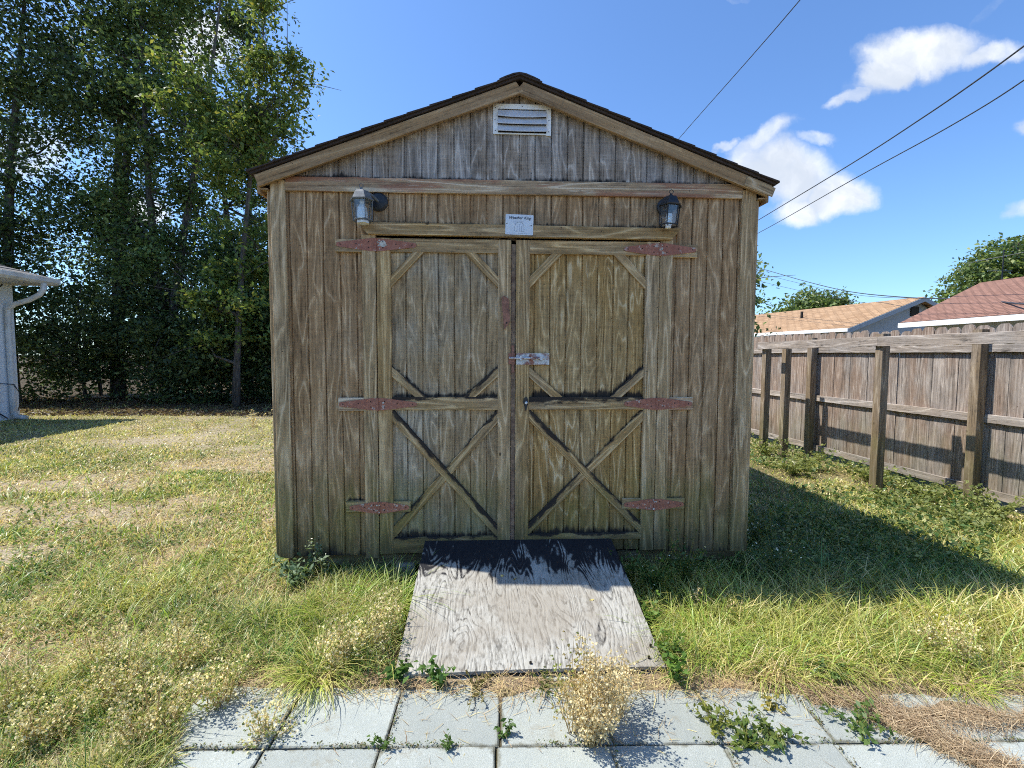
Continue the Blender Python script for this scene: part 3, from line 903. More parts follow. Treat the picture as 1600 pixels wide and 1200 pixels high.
def hinge(d, xc, z, xl, xr, hh=.039, yb=-.0225, chip=0, big=False):
    """strap hinge with two tapered leaves, a knuckle and screws"""
    mb = MB()
    t = .0035
    for (xe, s) in ((xl, -1), (xr, 1)):
        g0 = xc + s * .006
        n = 7
        poly = [(g0, z - hh), (g0 + s * .03, z - hh), (xe - s * .012, z - .014), (xe, z - .008), (xe, z + .008), (xe - s * .012, z + .014), (g0 + s * .03, z + hh), (g0, z + hh)]
        if s < 0: poly = poly[::-1]
        mb.prism(poly, yb - t, yb)
    e = empty('strap_hinge', parent=d)
    bpy.data.objects.remove(e)
    pts = []
    for s, xe in ((-1, xl), (1, xr)):
        for (f, dz_) in ((.18, .018), (.18, -.018), (.5, .004), (.9, 0)):
            pts.append((xc + (xe - xc) * f, z + dz_))
    mb.tube([(xc, yb - .005, z - hh), (xc, yb - .005, z + hh)], .0075, 10)
    mb.tube([(xc, yb - .005, z - hh - .004), (xc, yb - .005, z - hh)], .0055, 10)
    h = mb.build('strap_hinge', M['hinge'], d)
    # screw heads are part of the same hinge mesh (second material)
    me = h.data; me.materials.append(M['screw']); me.materials.append(M['chip'])
    bm = bmesh.new(); bm.from_mesh(me)
    for (x, zz) in pts:
        r = bmesh.ops.create_cone(bm, cap_ends=True, segments=8, radius1=.0040, radius2=.003, depth=.0026, matrix=Matrix.Translation((x, yb - t - .001, zz)) @ Matrix.Rotation(math.radians(90), 4, 'X'))
        for f in {f for v in r['verts'] for f in v.link_faces}: f.material_index = 1
    for k in range(chip):
        a_ = rnd.uniform(0, 6.28)
        cx_, cz_ = xc + rnd.gauss(.012, .016), z + rnd.uniform(-hh, hh) * .8
        if k == 0 and big: cx_, cz_, rr = xc + .045, z + .004, .026
        else: rr = rnd.uniform(.003, .008)
        vs = [bm.verts.new((cx_ + math.cos(a_ + q) * rr * rnd.uniform(.7, 1.15), yb - t - .0006 - (.0085 if abs(cx_ - xc) < .010 else 0), cz_ + math.sin(a_ + q) * rr * rnd.uniform(.6, 1.0))) for q in np.linspace(0, 5.6, 8)]
        f = bm.faces.new(vs); f.material_index = 2
    bm.to_mesh(me); bm.free()
    return h


def block(x0, x1, z, hgt, m, y=-.0108, parent=shed):
    board('hinge_block', (x0, y, z), (x1, y, z), hgt, .0205, m, parent)


# left door hinges
hinge(dL, -.897, 2.172, -1.140, -.645, chip=9, big=True); block(-1.148, -.986, 2.166, .078, 'board_gray')
hinge(dL, -.897, 1.167, -1.140, -.650, chip=1); block(-1.146, -.986, 1.165, .084, 'board_red')
hinge(dL, -.897, .493, -1.085, -.705, .037, chip=5); block(-1.110, -.986, .498, .072, 'board_gray')
block(-.804, -.695, .497, .072, 'board_gray', y=-.0112, parent=dL)
# right door hinges
hinge(dR, .916, 2.168, .680, 1.150, chip=6); block(1.0, 1.160, 2.160, .080, 'board_gray')
hinge(dR, .916, 1.170, .700, 1.150, chip=0); block(1.0, 1.158, 1.170, .084, 'board_red')
hinge(dR, .916, .497, .712, 1.112, .037, chip=4); block(1.0, 1.120, .500, .074, 'board_gray')
block(.700, .825, .500, .074, 'board_gray', y=-.0112, parent=dR)

# slide bolt on the right door
block(.075, .205, 1.460, .078, 'board', parent=dR)
mb = MB()
mb.box(-.010, .203, -.0255, -.0222, 1.424, 1.497)
bolt = mb.build('slide_bolt', M['galv'], dR)
mb = MB().tube([(-.056, -.036, 1.466), (.17, -.036, 1.466)], .0085, 12)
for x in (.02, .09, .15): mb.box(x - .008, x + .008, -.046, -.0255, 1.452, 1.480)
mb.tube([(.12, -.036, 1.466), (.12, -.060, 1.458)], .005, 8)
me = mb.build('slide_bolt', M['galv'], dR)
MB().box(-.060, -.018, -.0262, -.0228, 1.426, 1.496).build('bolt_keeper', M['hinge'], dL)
MB().box(-.041, -.024, -.0295, -.0264, 1.372, 1.548).build('strike_plate', M['redwood'], dL)
# turn button (old wood latch)
MB().prism([(-.108, 1.851), (-.092, 1.862), (-.060, 1.842), (-.052, 1.700), (-.088, 1.648), (-.094, 1.70)], -.040, -.0222).build('wooden_latch', M['redwood'], dL)
MB().tube([(-.074, -.040, 1.69), (-.074, -.0425, 1.69)], .0055, 8).build('screw', M['screw'], dL)
# knob
MB().prism([(.043, 1.158), (.036, 1.180), (.040, 1.204), (.056, 1.214), (.068, 1.200), (.067, 1.165), (.052, 1.120)], -.029, -.0222).build('knob', M['black'], dR)
MB().ico((.055, -.036, 1.177), (.0095, .008, .0095), 0, 2).build('keyhole_cap', M['white_knob'], dR, smooth=True)

# ---- vent
vx0, vx1, vz0, vz1 = -.162, .203, 2.872, 3.056
vent = MB()
fw = .030
vent.box(vx0, vx1, -.010, -.003, vz1 - fw, vz1); vent.box(vx0, vx0 + fw, -.010, -.003, vz0, vz1 - fw)
vent.box(vx1 - fw, vx1, -.010, -.003, vz0 - .004, vz1 - fw); vent.box(vx0 + fw, vx1 - fw, -.010, -.003, vz0, vz0 + .008)
vent = vent.build('vent', M['vent'], shed)
MB().box(vx0 + .02, vx1 - .02, .0, .002, vz0 + .005, vz1 - .02).build('vent_mesh', M['dark'], vent).location = (0, -.0035, 0)
for k in range(3):
    zt_ = vz1 - fw - .004 - k * .045
    mb = MB(); n = 10
    for i in range(n + 1):
        f = i / n; x = vx0 + fw - .002 + (vx1 - vx0 - 2 * fw + .004) * f
        sag = -.005 * math.sin(math.pi * f) * (1.3 if k == 0 else .5)
        mb.v += [(x, -.001 - .0035, zt_ + sag * .3), (x, -.026, zt_ - .040 + sag), (x, -.026, zt_ - .046 + sag), (x, -.023, zt_ - .046 + sag), (x, -.0035, zt_ - .004)]
    for i in range(n):
        for j in range(5):
            j2 = (j + 1) % 5; mb.f.append((i * 5 + j, i * 5 + j2, (i + 1) * 5 + j2, (i + 1) * 5 + j))
    mb.f += [(0, 1, 2, 3, 4), tuple(n * 5 + q for q in (0, 1, 2, 3, 4))]
    mb.build('louvre', M['louvre'], vent)
mb = MB()
for (x, z) in ((vx0 + .012, vz1 - .010), (vx0 + .016, vz1 - .026), (.02, vz1 - .014), (vx1 - .015, vz1 - .012), (vx1 - .015, vz1 - .03), (vx0 + .012, 2.96), (vx1 - .014, 2.96), (vx0 + .013, vz0 + .02), (vx1 - .014, vz0 + .02)):
    mb.tube([(x, -.010, z), (x, -.012, z)], .003, 8)
mb.build('screw', M['screw'], vent)

# ---- maker's plate
sg_ = empty('name_plate', (.004, -.0465, 2.3035), parent=shed); sg_.rotation_euler = (0, math.radians(1.5), 0)
sx_, sz_ = .0875, .0625
pl = MB().prism([(-sx_ + .004, -sz_), (sx_ - .004, -sz_), (sx_, -sz_ + .004), (sx_, sz_ - .004), (sx_ - .004, sz_), (-sx_ + .004, sz_), (-sx_, sz_ - .004), (-sx_, -sz_ + .004)], -.001, .001).build('plate', M['sign'], sg_)
MB().tube([(-.079, -.001, .004), (-.079, -.0025, .004)], .0032, 8).build('screw', M['screw'], sg_)
MB().tube([(.074, -.001, -.002), (.074, -.0025, -.002)], .0032, 8).build('screw', M['screw'], sg_)
tx = bpy.data.curves.new('lettering', 'FONT'); tx.body = 'Weather King'; tx.size = .0245; tx.align_x = 'CENTER'; tx.shear = .35; tx.extrude = .0003; tx.offset = .0004
to = bpy.data.objects.new('lettering', tx); COL.objects.link(to)
dg = bpy.context.evaluated_depsgraph_get(); tm = bpy.data.meshes.new_from_object(to.evaluated_get(dg)); bpy.data.objects.remove(to)
tm.materials.clear(); tm.materials.append(M['ink'])
to = bpy.data.objects.new('lettering', tm); COL.objects.link(to); to.parent = sg_; to.location = (0, -.0018, .034); to.rotation_euler = (math.radians(90), 0, 0)
mb = MB()
arc = lambda r, n=14: [(r * math.cos(math.pi - math.pi * i / n), r * math.sin(math.pi - math.pi * i / n)) for i in range(n + 1)]
path = [(-.029, -.040)] + [(x, z - .013) for x, z in arc(.029)] + [(.029, -.040)]
mb.tube([(x, -.0014, z) for x, z in path], .0011, 4)
for x in (-.014, .0, .014): mb.tube([(x, -.0014, -.042), (x, -.0014, .004 if x == 0 else -.008)], .0010, 4)
mb.tube([(-.029, -.0014, -.040), (-.010, -.0014, -.044)], .0009, 4); mb.tube([(.029, -.0014, -.040), (.010, -.0014, -.044)], .0009, 4)
mb.build('barn_emblem', M['ink_pale'], sg_)
mb = MB()
for (z, xs, xe) in ((.0225, -.022, .025), (.016, -.040, -.002), (.016, .008, .022), (-.0535, -.078, -.018), (-.0545, -.004, .072)):
    x = xs
    while x < xe:
        wv_ = rnd.uniform(.003, .008); mb.box(x, min(xe, x + wv_), -.0014, -.0010, z - .0011, z + .0011); x += wv_ + .0016
mb.build('fine_print', M['ink_pale'], sg_)


# ---- lanterns
def lantern(x, zc, dx, body, tilt, lab, bulbtype):
    L = empty('wall_lantern', (x, 0, zc), parent=shed); L['label'] = lab
    MB().tube([(0, 0, 0), (0, -.012, 0), (0, -.020, 0), (0, -.024, 0)], [.058, .058, .046, .02], 24).build('back_plate', M['black'], L, smooth=False)
    hx, hy = dx, -.115
    MB().tube([(0, -.02, .0), (dx * .3, -.06, .018), (dx * .7, -.09, .030), (hx, hy, .020)], [.010, .009, .009, .010], 10).build('arm', body, L)
    hd = Matrix.Translation((hx, hy, 0)) @ Matrix.Rotation(tilt, 4, 'Y')
    R_ = .0600; zt_, zb_ = -.025, -.150

    def ring6(r, z, n=6, ph=0): return [(r * math.cos(math.pi * 2 * (k + ph) / n), r * math.sin(math.pi * 2 * (k + ph) / n), z) for k in range(n)]
    mb = MB(); prev = None
    secs = [(R_ * 1.22, zt_ - .006), (R_ * 1.25, zt_), (R_ * 1.10, zt_ + .004), (R_ * .80, zt_ + .040), (R_ * .66, zt_ + .052), (R_ * .20, zt_ + .062), (R_ * .10, zt_ + .075)]
    for i, (r, z) in enumerate(secs):
        b = len(mb.v); mb.v += ring6(r, z)
        if i:
            for k in range(6): mb.f.append((b - 6 + k, b - 6 + (k + 1) % 6, b + (k + 1) % 6, b + k))
    mb.f.append(tuple(range(6))); mb.f.append(tuple(len(mb.v) - 6 + k for k in range(6)))
    cp = [(.012 * math.cos(a), 0, zt_ + .086 + .012 * math.sin(a)) for a in np.linspace(0, 2 * math.pi, 13)]
    mb.tube(cp, .0022, 6)
    mb.build('lantern_roof', body, L, mw=hd)
    mb = MB()
    for k in range(6):
        a = 2 * math.pi * k / 6; r0, r1 = R_ * 1.05, R_ * .92
        mb.tube([(r0 * math.cos(a), r0 * math.sin(a), zt_), (r1 * math.cos(a), r1 * math.sin(a), zb_)], .0032, 6)
    rr = ring6(R_ * .95, zb_ + .004); mb.tube(rr + [rr[0]], .0042, 6)
    rr = ring6(R_ * 1.05, zt_ - .004); mb.tube(rr + [rr[0]], .0045, 6)
    for k in (0, 2, 4): mb.tube([rr[k], rr[k]][:1] + [(0, 0, zb_ + .002)] if False else [(R_ * .95 * math.cos(2 * math.pi * k / 6), R_ * .95 * math.sin(2 * math.pi * k / 6), zb_ + .003), (0, 0, zb_ + .003)], .003, 6)
    mb.build('cage', body, L, mw=hd)
    mb = MB(); a_, b_ = ring6(R_ * 1.0, zt_ - .002), ring6(R_ * .88, zb_ + .004); mb.v = a_ + b_
    mb.f = [(k, (k + 1) % 6, 6 + (k + 1) % 6, 6 + k) for k in range(6)]
    mb.build('glass', M['glass'], L, mw=hd)
    mb = MB()
    if bulbtype == 0:
        mb.tube([(0, 0, zb_ + .008), (0, 0, zb_ + .03), (0, 0, zb_ + .05), (0, 0, zb_ + .08), (0, 0, zb_ + .10)], [.030, .032, .031, .027, .015], 14)
        mb.tube([(0, 0, zb_ + .10), (0, 0, zt_ - .002)], .013, 12)
        mb.tube([(0, 0, zb_ - .014), (0, 0, zb_ + .002)], [.040, .036], 6)
    else:
        mb.tube([(0, 0, zb_ - .012), (0, 0, zb_ + .075)], .017, 12)
        for q in range(3): mb.tube([(.018 * math.cos(t), .018 * math.sin(t), zb_ + .012 + q * .018 + .012 * t / 6.28) for t in np.linspace(0, 6.28, 12)], .0045, 6)
    mb.build('bulb', M['bulb'], L, mw=hd, smooth=False)
    return L


lantern(-.880, 2.440, -.075, M['lampgray'], math.radians(-2), 'chalky grey lantern at the left end of the door header', 0)
lantern(.952, 2.440, -.012, M['black'], math.radians(4), 'black lantern at the right end of the door header', 1)

# ================================================================== RAMP
rl = empty('plywood_ramp', (SHX + .012 + 1.01 * sY, SHY - 1.01 * cY, 0), YAW + .0, label='weathered grey plywood ramp, blackened at the top, leaning up to the shed doors', cat='ramp')
bm = bmesh.new()
RW, RL = 1.23, .99
nxr, nyr = 30, 26
grid = {}
z_near, z_far = .056, .268
for lay in (0, 1):
    for i in range(nxr + 1):
        for j in range(nyr + 1):
            fx, fy = i / nxr, j / nyr
            x = -RW / 2 + RW * fx; y = RL * fy
            z = z_near + (z_far - z_near) * fy + .008 * math.sin(fx * math.pi) * (1 - fy) + .010 * (fx - .3) * (1 - fy)
            if j == 0: y += .006 * float(vn(x, 0, 30, 1)) - .003
            if i in (0, nxr): x += .003 * float(vn(y, 1, 26, 2))
            grid[lay, i, j] = bm.verts.new((x + (.0), y, z - (0 if lay == 0 else .015)))
for i in range(nxr):
    for j in range(nyr):
        bm.faces.new([grid[0, i, j], grid[0, i + 1, j], grid[0, i + 1, j + 1], grid[0, i, j + 1]])
        bm.faces.new([grid[1, i, j], grid[1, i, j + 1], grid[1, i + 1, j + 1], grid[1, i + 1, j]])
for i in range(nxr):
    for j in (0, nyr): bm.faces.new([grid[0, i, j], grid[0, i + 1, j], grid[1, i + 1, j], grid[1, i, j]])
for j in range(nyr):
    for i in (0, nxr): bm.faces.new([grid[0, i, j], grid[0, i, j + 1], grid[1, i, j + 1], grid[1, i, j]])
bmesh.ops.recalc_face_normals(bm, faces=bm.faces)
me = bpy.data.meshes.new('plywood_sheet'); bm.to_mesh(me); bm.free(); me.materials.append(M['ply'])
o = bpy.data.objects.new('plywood_sheet', me); COL.objects.link(o); o.parent = rl
for x in (-.42, .0, .42):
    board('support', (x, .12, z_near - .030 + .02), (x, .97, z_far - .040), .036, .036, 'board_gray', rl, nrm=(1, 0, 0))
mb = MB()
for (x, y) in ((.555, .045), (.585, .11), (-.57, .06), (.0, .03)): mb.tube([(x, y, z_near + y * .23 + .006), (x, y, z_near + y * .23 + .0185)], .006, 8)
mb.build('screw', M['screw'], rl)
cb = MB().box(-.06, .06, -.05, .05, 0, .085)
cb.box(-.05, .05, -.054, -.0505, .012, .07)
cb = cb.build('concrete_block', M['cblock'], None, label='small grey concrete block under the shed floor left of the ramp', cat='block')
cb.location = (-.735 + .03, 3.06, .018); cb.rotation_euler = (0, 0, .1)

# ================================================================== FENCE (runs away from the camera on the right)
FL = Vector((-.102, .9948, 0)); FN = Vector((.9948, .102, 0))


def FP(l, n, z): return FL * l + FN * n + Vector((0, 0, z))


fence = empty('board_fence', FP(6, 5.32, 0), label='weathered grey-brown dog-eared board fence along the right side of the yard', cat='fence')
fo = Vector(fence.location)
NF = 5.32


def fboard(name, a, b, wid, th, m, parent=fence, nrm=None, **k):
    org = fo if parent is fence else Vector(parent.location)
    return board(name, a - org, b - org, wid, th, m, parent, nrm=tuple(nrm or FN), **k)


post_l = [-.4, 1.95, 4.28, 6.60, 8.95, 11.3, 13.7, 16.1, 18.5]
for si in range(len(post_l) - 1):
    l0, l1 = post_l[si], post_l[si + 1]
    mb = MB(); l = l0
    while l < l1 - .03:
        pw = rnd.uniform(.134, .142); lean = rnd.gauss(0, .006); zt = 1.835 + rnd.gauss(0, .008) + (.02 * math.sin(l)); zb = .075 + rnd.uniform(-.01, .015)
        n0 = NF + .019 + rnd.uniform(0, .005); th = .016
        pts = [(0, zb), (pw, zb), (pw + lean, zt - .045), (pw * .86 + lean, zt - .012), (pw * .72 + lean, zt), (pw * .28 + lean, zt + .002), (pw * .14 + lean, zt - .012), (lean, zt - .045)]
        wv_ = rnd.uniform(-.004, .004)
        b = len(mb.v)
        for dn in (0, th):
            for (pl_, pz) in pts:
                q = FP(l + pl_, n0 + dn + wv_ * (pl_ / pw - .5), pz) - fo; mb.v.append(tuple(q))
        n = 8
        mb.f.append(tuple(b + i for i in range(n))); mb.f.append(tuple(b + n + i for i in reversed(range(n))))
        for i in range(n):
            j = (i + 1) % n; mb.f.append((b + j, b + i, b + n + i, b + n + j))
        l += pw + rnd.uniform(.002, .006)
    mb.build('picket_panel', M['fence'], fence)
    for z in (.105, .86, 1.585):
        s = rnd.uniform(-.012, .012)
        fboard('rail', FP(l0 + .03, NF - .002, z + s), FP(l1 - .03, NF - .002, z - s * .5), .085, .036, 'fence_rail', jit=.002)
    zt = 1.77 if 2 < l1 < 8 else 1.72
    fboard('post', FP(l1, NF - .068, -.12), FP(l1 + rnd.uniform(-.01, .01), NF - .068, zt), .090, .090, 'fence_post', jit=.001)

fr = empty('beam_and_post_frame', FP(6, 4.62, -.1), label='row of grey square posts carrying one long lichen-spotted beam in front of the fence', cat='frame')
for l, n, zt in ((2.45, 4.62, 1.72), (4.73, 4.60, 1.74), (6.75, 4.62, 1.71), (6.55, 4.80, 1.60)):
    fboard('post', FP(l, n, -.15), FP(l + .012, n + .01, zt), .092, .092, 'fence_post', fr, jit=.001)
for (l0, l1, z0, z1) in ((-.1, 2.45, 1.645, 1.650), (2.455, 4.73, 1.650, 1.655), (4.735, 6.85, 1.657, 1.650)):
    fboard('beam', FP(l0, 4.553, z0), FP(l1, 4.553, z1), .105, .040, 'fence_rail', fr, jit=.0035)


# ================================================================== HOUSES
def stucco(name, col, sc=60):
    return plain(name, col, .9, 0, var=.06, sc=sc, bstr=.3, dirt=tuple(x * .8 for x in col), dirtamt=.3)


def blockwall():
    m, g = newmat('white_painted_block')
    co = g.node('ShaderNodeTexCoord').outputs['Object']
    sp = g.node('ShaderNodeSeparateXYZ', {0: co})
    v = g.node('ShaderNodeCombineXYZ', {0: sp.outputs[1], 1: sp.outputs[2], 2: 0}).outputs[0]
    br = g.node('ShaderNodeTexBrick', {'Vector': v, 'Scale': 1.0, 'Mortar Size': .006, 'Mortar Smooth': .4, 'Brick Width': .42, 'Row Height': .215})
    n = g.noise(co, 60, 4, .6)
    c = g.mix(br.outputs['Fac'], (.70, .73, .76), (.60, .63, .66))
    c = g.mix(g.step(g.noise(co, 2, 4, .6), .5, .7, (0, .3)), c, (.58, .60, .60))
    h = g.math('ADD', g.math('MULTIPLY', br.outputs['Fac'], -1.0), g.math('MULTIPLY', n, .1))
    finish(g, c, .8, h, .4, .006)
    return m


M['block'] = blockwall()
M['gutter'] = plain('white_gutter_paint', (.62, .62, .61), .5, var=.08, sc=8, dirt=(.35, .34, .31), dirtamt=.5)
M['roofgray'] = shinglemat('grey_shingle', (.10, .095, .09), (.22, .21, .20))
M['cable'] = plain('black_cable', (.03, .032, .035), .6, var=.2)

# white house at the far left: local frame, +x faces the yard, y away from camera
DV = Vector((-.0445, .999, 0))      # runs to the same vanishing point as the shed side
wh = empty('white_block_house', (-11.12, 9.9, 0), math.radians(2.5), label='white painted block house corner with gutter and downspout at the left edge', cat='house')
mb = MB().box(-7.5, 0, -9, .62, -.1, 3.02); mb.build('wall', M['block'], wh)
mb = MB()      # soffit + fascia slab
mb.box(-8.2, .70, -9.3, .84, 3.022, 3.05); mb.build('soffit', M['gutter'], wh)
mb = MB()
mb.prism([(.70, 3.02), (.78, 3.03), (.83, 3.08), (.84, 3.165), (.825, 3.17), (.81, 3.16), (.80, 3.06), (.72, 3.05), (.705, 3.165), (.70, 3.165)], -9.3, .86)
mb.build('gutter', M['gutter'], wh)
mb = MB()
mb.quadbox([(-8.5, 0.80, 3.052), (.69, 0.80, 3.052), (.69, 0.85, 3.052), (-8.5, 0.85, 3.052), (-3.9, 0.80, 4.3), (.69, 0.80, 3.165), (.69, 0.85, 3.165), (-3.9, 0.85, 4.3)])
mb.build('gable_wall', M['gutter'], wh)
mb = MB()
for k in range(10):
    xa = .80 - k * .5; xb = xa - .56; z = lambda x: 3.18 + (.69 - x) * .26
    mb.quadbox([(xa, -9.4, z(xa)), (xb, -9.4, z(xb)), (xb, .72, z(xb)), (xa, .72, z(xa)), (xa, -9.4, z(xa) + .03), (xb, -9.4, z(xb) + .012), (xb, .72, z(xb) + .012), (xa, .72, z(xa) + .03)])
mb.quadbox([(-4.2, -9.4, 4.43), (-8.9, -9.4, 3.2), (-8.9, 1.3, 3.2), (-4.2, 1.3, 4.43), (-4.2, -9.4, 4.46), (-8.9, -9.4, 3.23), (-8.9, 1.3, 3.23), (-4.2, 1.3, 4.46)])
mb.build('roof', M['roofgray'], wh)
dsx, dsy = .055, .42
mb = MB().tube([(.77, .52, 3.03), (.77, .50, 2.90), (.70, .48, 2.78), (.50, .45, 2.66), (.20, .43, 2.56), (.075, .42, 2.44), (.065, .42, 2.2), (.060, .42, 1.2), (.058, .43, .35), (.062, .43, .16), (.12, .44, .08), (.30, .46, .05)], [.055] * 12, 10)
mb.build('downspout', M['gutter'], wh)
cab = MB()
cab.tube([(.12, .30, 2.98), (.05, .12, 2.75), (.03, -.02, 2.4), (.03, .03, 2.1), (.03, .14, 1.7), (.03, .16, 1.4), (.035, .05, 1.05), (.03, .10, .85), (.03, .12, .62), (.035, .0, .45), (.03, .10, .3), (.03, .16, .18), (.05, .3, .06)], .014, 6)
for q in range(4):
    cab.tube([(.045 + .008 * q, -.16 + (.14 + .012 * q) * math.cos(t) * .8 + .03 * q, .66 - .02 * q + .17 * math.sin(t)) for t in np.linspace(0, 6.28, 15)], .010, 5)
cab.tube([(.05, -.10, .78), (.06, -.02, .88), (.05, -.06, .9), (.07, .0, .84)], .018, 6)
cab.tube([(.03, .1, .85), (.13, .40, .80), (.13, .50, .62), (.12, .52, .4), (.03, .56, .2)], .009, 5)
cab.build('hanging_cable', M['cable'], wh)

# orange roof house
def hface(name, pts, m, par, thick=.08):
    P = [Vector(p) for p in pts]; n = (P[1] - P[0]).cross(P[2] - P[0]).normalized()
    mb = MB(); k = len(P); mb.v = [tuple(p) for p in P] + [tuple(p - n * thick) for p in P]
    mb.f = [tuple(range(k)), tuple(reversed(range(k, 2 * k)))] + [(i, k + i, k + (i + 1) % k, (i + 1) % k) for i in range(k)]
    return mb.build(name, m, par)


def tileroof(name, a, b, sc):
    m, g = newmat(name)
    co = g.node('ShaderNodeTexCoord').outputs['Object']
    sp = g.node('ShaderNodeSeparateXYZ', {0: co})
    v = g.node('ShaderNodeCombineXYZ', {0: sp.outputs[1], 1: sp.outputs[0], 2: 0}).outputs[0]
    br = g.node('ShaderNodeTexBrick', {'Vector': v, 'Scale': 1.0, 'Mortar Size': .025, 'Mortar Smooth': .3, 'Brick Width': .30 * sc, 'Row Height': .15 * sc,
                                       'Color1': col4(a), 'Color2': col4(b), 'Mortar': col4(tuple(x * .5 for x in a))})
    n = g.noise(co, 14, 5, .7); n2 = g.noise(co, .8, 4, .6)
    c = g.mix(g.step(n, .35, .7, (0, .6)), br.outputs['Color'], tuple(x * .62 for x in a))
    c = g.mix(g.step(n2, .45, .65, (0, .35)), c, tuple(x * .75 for x in b))
    finish(g, c, .95, g.math('MULTIPLY', br.outputs['Fac'], -1.0), .5, .02)
    return m


M['orange'] = tileroof('tan_orange_shingle', (.34, .20, .10), (.50, .32, .18), 1.4)
M['redroof'] = tileroof('red_brown_shingle', (.25, .125, .085), (.32, .17, .12), .8)
M['greywall'] = stucco('grey_blue_stucco', (.30, .33, .37), 20)
M['whitetrim'] = stucco('white_trim', (.8, .8, .8), 20)

oh = empty('orange_roof_house', (18.85, 22.0, 0), math.atan2(2.6, 9.0), label='neighbouring house with a sunlit tan orange shingle roof and grey gable', cat='house')
# local: ridge along +y from 0 to 10; -x side faces the yard
RZ, EZ, W_ = 4.28, 2.87, 4.25
ov = .35
hface('roof', [(0, -ov, RZ), (0, 12, RZ), (-W_ - .3, 12, EZ - .13), (-W_ - .3, -ov, EZ - .13)], M['orange'], oh)
hface('roof', [(0, 12, RZ), (0, -ov, RZ), (W_ + .3, -ov, EZ - .13), (W_ + .3, 12, EZ - .13)], M['orange'], oh)
mb = MB().box(-W_ + .05, W_ - .05, .05, 11.8, -.2, 2.60); mb.build('wall', M['greywall'], oh)
mb = MB().prism([(-W_ + .05, 2.60), (W_ - .05, 2.60), (0, RZ - .14)], .05, .2); mb.build('gable', M['greywall'], oh)
mb = MB()
for s in (-1, 1):
    mb.quadbox([(0, -ov - .03, RZ - .22), (s * (W_ + .3), -ov - .03, EZ - .35), (s * (W_ + .3), -ov, EZ - .35), (0, -ov, RZ - .22), (0, -ov - .03, RZ - .02), (s * (W_ + .3), -ov - .03, EZ - .15), (s * (W_ + .3), -ov, EZ - .15), (0, -ov, RZ - .02)])
mb.build('rake_board', M['greywall'], oh)
MB().box(-W_ - .36, -W_ - .31, -ov - .03, 12, EZ - .27, EZ - .12).build('fascia', M['whitetrim'], oh)
MB().box(-.28, .22, .0, .045, 3.42, 3.86).build('gable_vent', M['dark'], oh)
MB().tube([(-2.0, 4.3, 3.2), (-2.0, 4.3, 3.95)], .07, 10).build('vent_pipe', M['dark'], oh)

rh = empty('red_roof_house', (11.55, 14.0, 0), math.atan2(.1, .995) , label='neighbouring house with a reddish brown shingle roof just beyond the fence', cat='house')
rr_ = lambda l, n, z: (n, l, z)
RH_R = 3.85
hface('roof', [rr_(0, 0, 2.52), rr_(-12, 0, 2.52), rr_(-12, 3.3, RH_R), rr_(.6, 3.3, RH_R)], M['redroof'], rh, .06)
hface('roof', [rr_(.6, 3.3, RH_R), rr_(-12, 3.3, RH_R), rr_(-12, 7, 2.5), rr_(0, 7, 2.5)], M['redroof'], rh, .06)
MB().box(.45, 6.6, -11.6, -.35, -.2, 2.44).build('wall', M['greywall'], rh)
MB().box(-.07, -.01, -12, .0, 2.36, 2.50).build('fascia', M['whitetrim'], rh)
MB().box(-.02, .45, -12, -.02, 2.40, 2.44).build('soffit', M['whitetrim'], rh)
hface('gable', [rr_(-.3, .45, 2.44), rr_(-.3, 6.6, 2.44), rr_(.3, 3.3, RH_R - .12)], M['greywall'], rh, .1)
an_ = empty('tv_antenna', (17.6, 17.0, 0), 0, label='thin tv antenna mast rising above the red brown roof', cat='antenna')
mb = MB().tube([(0, 0, 3.2), (0, 0, 5.35)], .022, 6); mb.build('mast', M['black'], an_)
mb = MB().tube([(-.9, 0, 4.95), (.5, .1, 5.22)], .012, 5)
for f in np.linspace(-.85, .45, 7): mb.tube([(f, -.45, 4.95 + (f + .9) * .19), (f, .45, 4.95 + (f + .9) * .19)], .008, 4)
mb.tube([(-.55, 0, 4.6), (.35, 0, 4.6)], .012, 5)
mb.build('aerial', M['lampgray'], an_)

# tan house glimpsed behind the hedge
gh = empty('tan_house', (-13.5, 27, 0), 0, label='tan house with an orange brown roof glimpsed through gaps in the dark hedge', cat='house')
MB().box(-3.5, 4.5, 0, 6, -.1, 2.5).build('wall', stucco('tan_stucco', (.50, .33, .20)), gh)
hface('roof', [(-4, -.5, 2.4), (5, -.5, 2.4), (5, 3, 4.0), (-4, 3, 4.0)], M['orange'], gh)
hface('roof', [(5, 6.5, 2.4), (-4, 6.5, 2.4), (-4, 3, 4.0), (5, 3, 4.0)], M['orange'], gh)


# ================================================================== WIRES
def wire(name, pts, r, label):
    P = [Vector(p) for p in pts]; out = []
    for i in range(len(P) - 1):
        p0, p1, p2, p3 = P[max(i - 1, 0)], P[i], P[i + 1], P[min(i + 2, len(P) - 1)]
        for k in range(6):
            t = k / 6; out.append(.5 * ((2 * p1) + (p2 - p0) * t + (2 * p0 - 5 * p1 + 4 * p2 - p3) * t * t + (3 * p1 - p0 - 3 * p2 + p3) * t ** 3))
    out.append(P[-1])
    o = MB().tube(out, r, 6).build(name, M['cable'], None, smooth=True)
    return ident(o, label, 'power line', 'overhead lines')


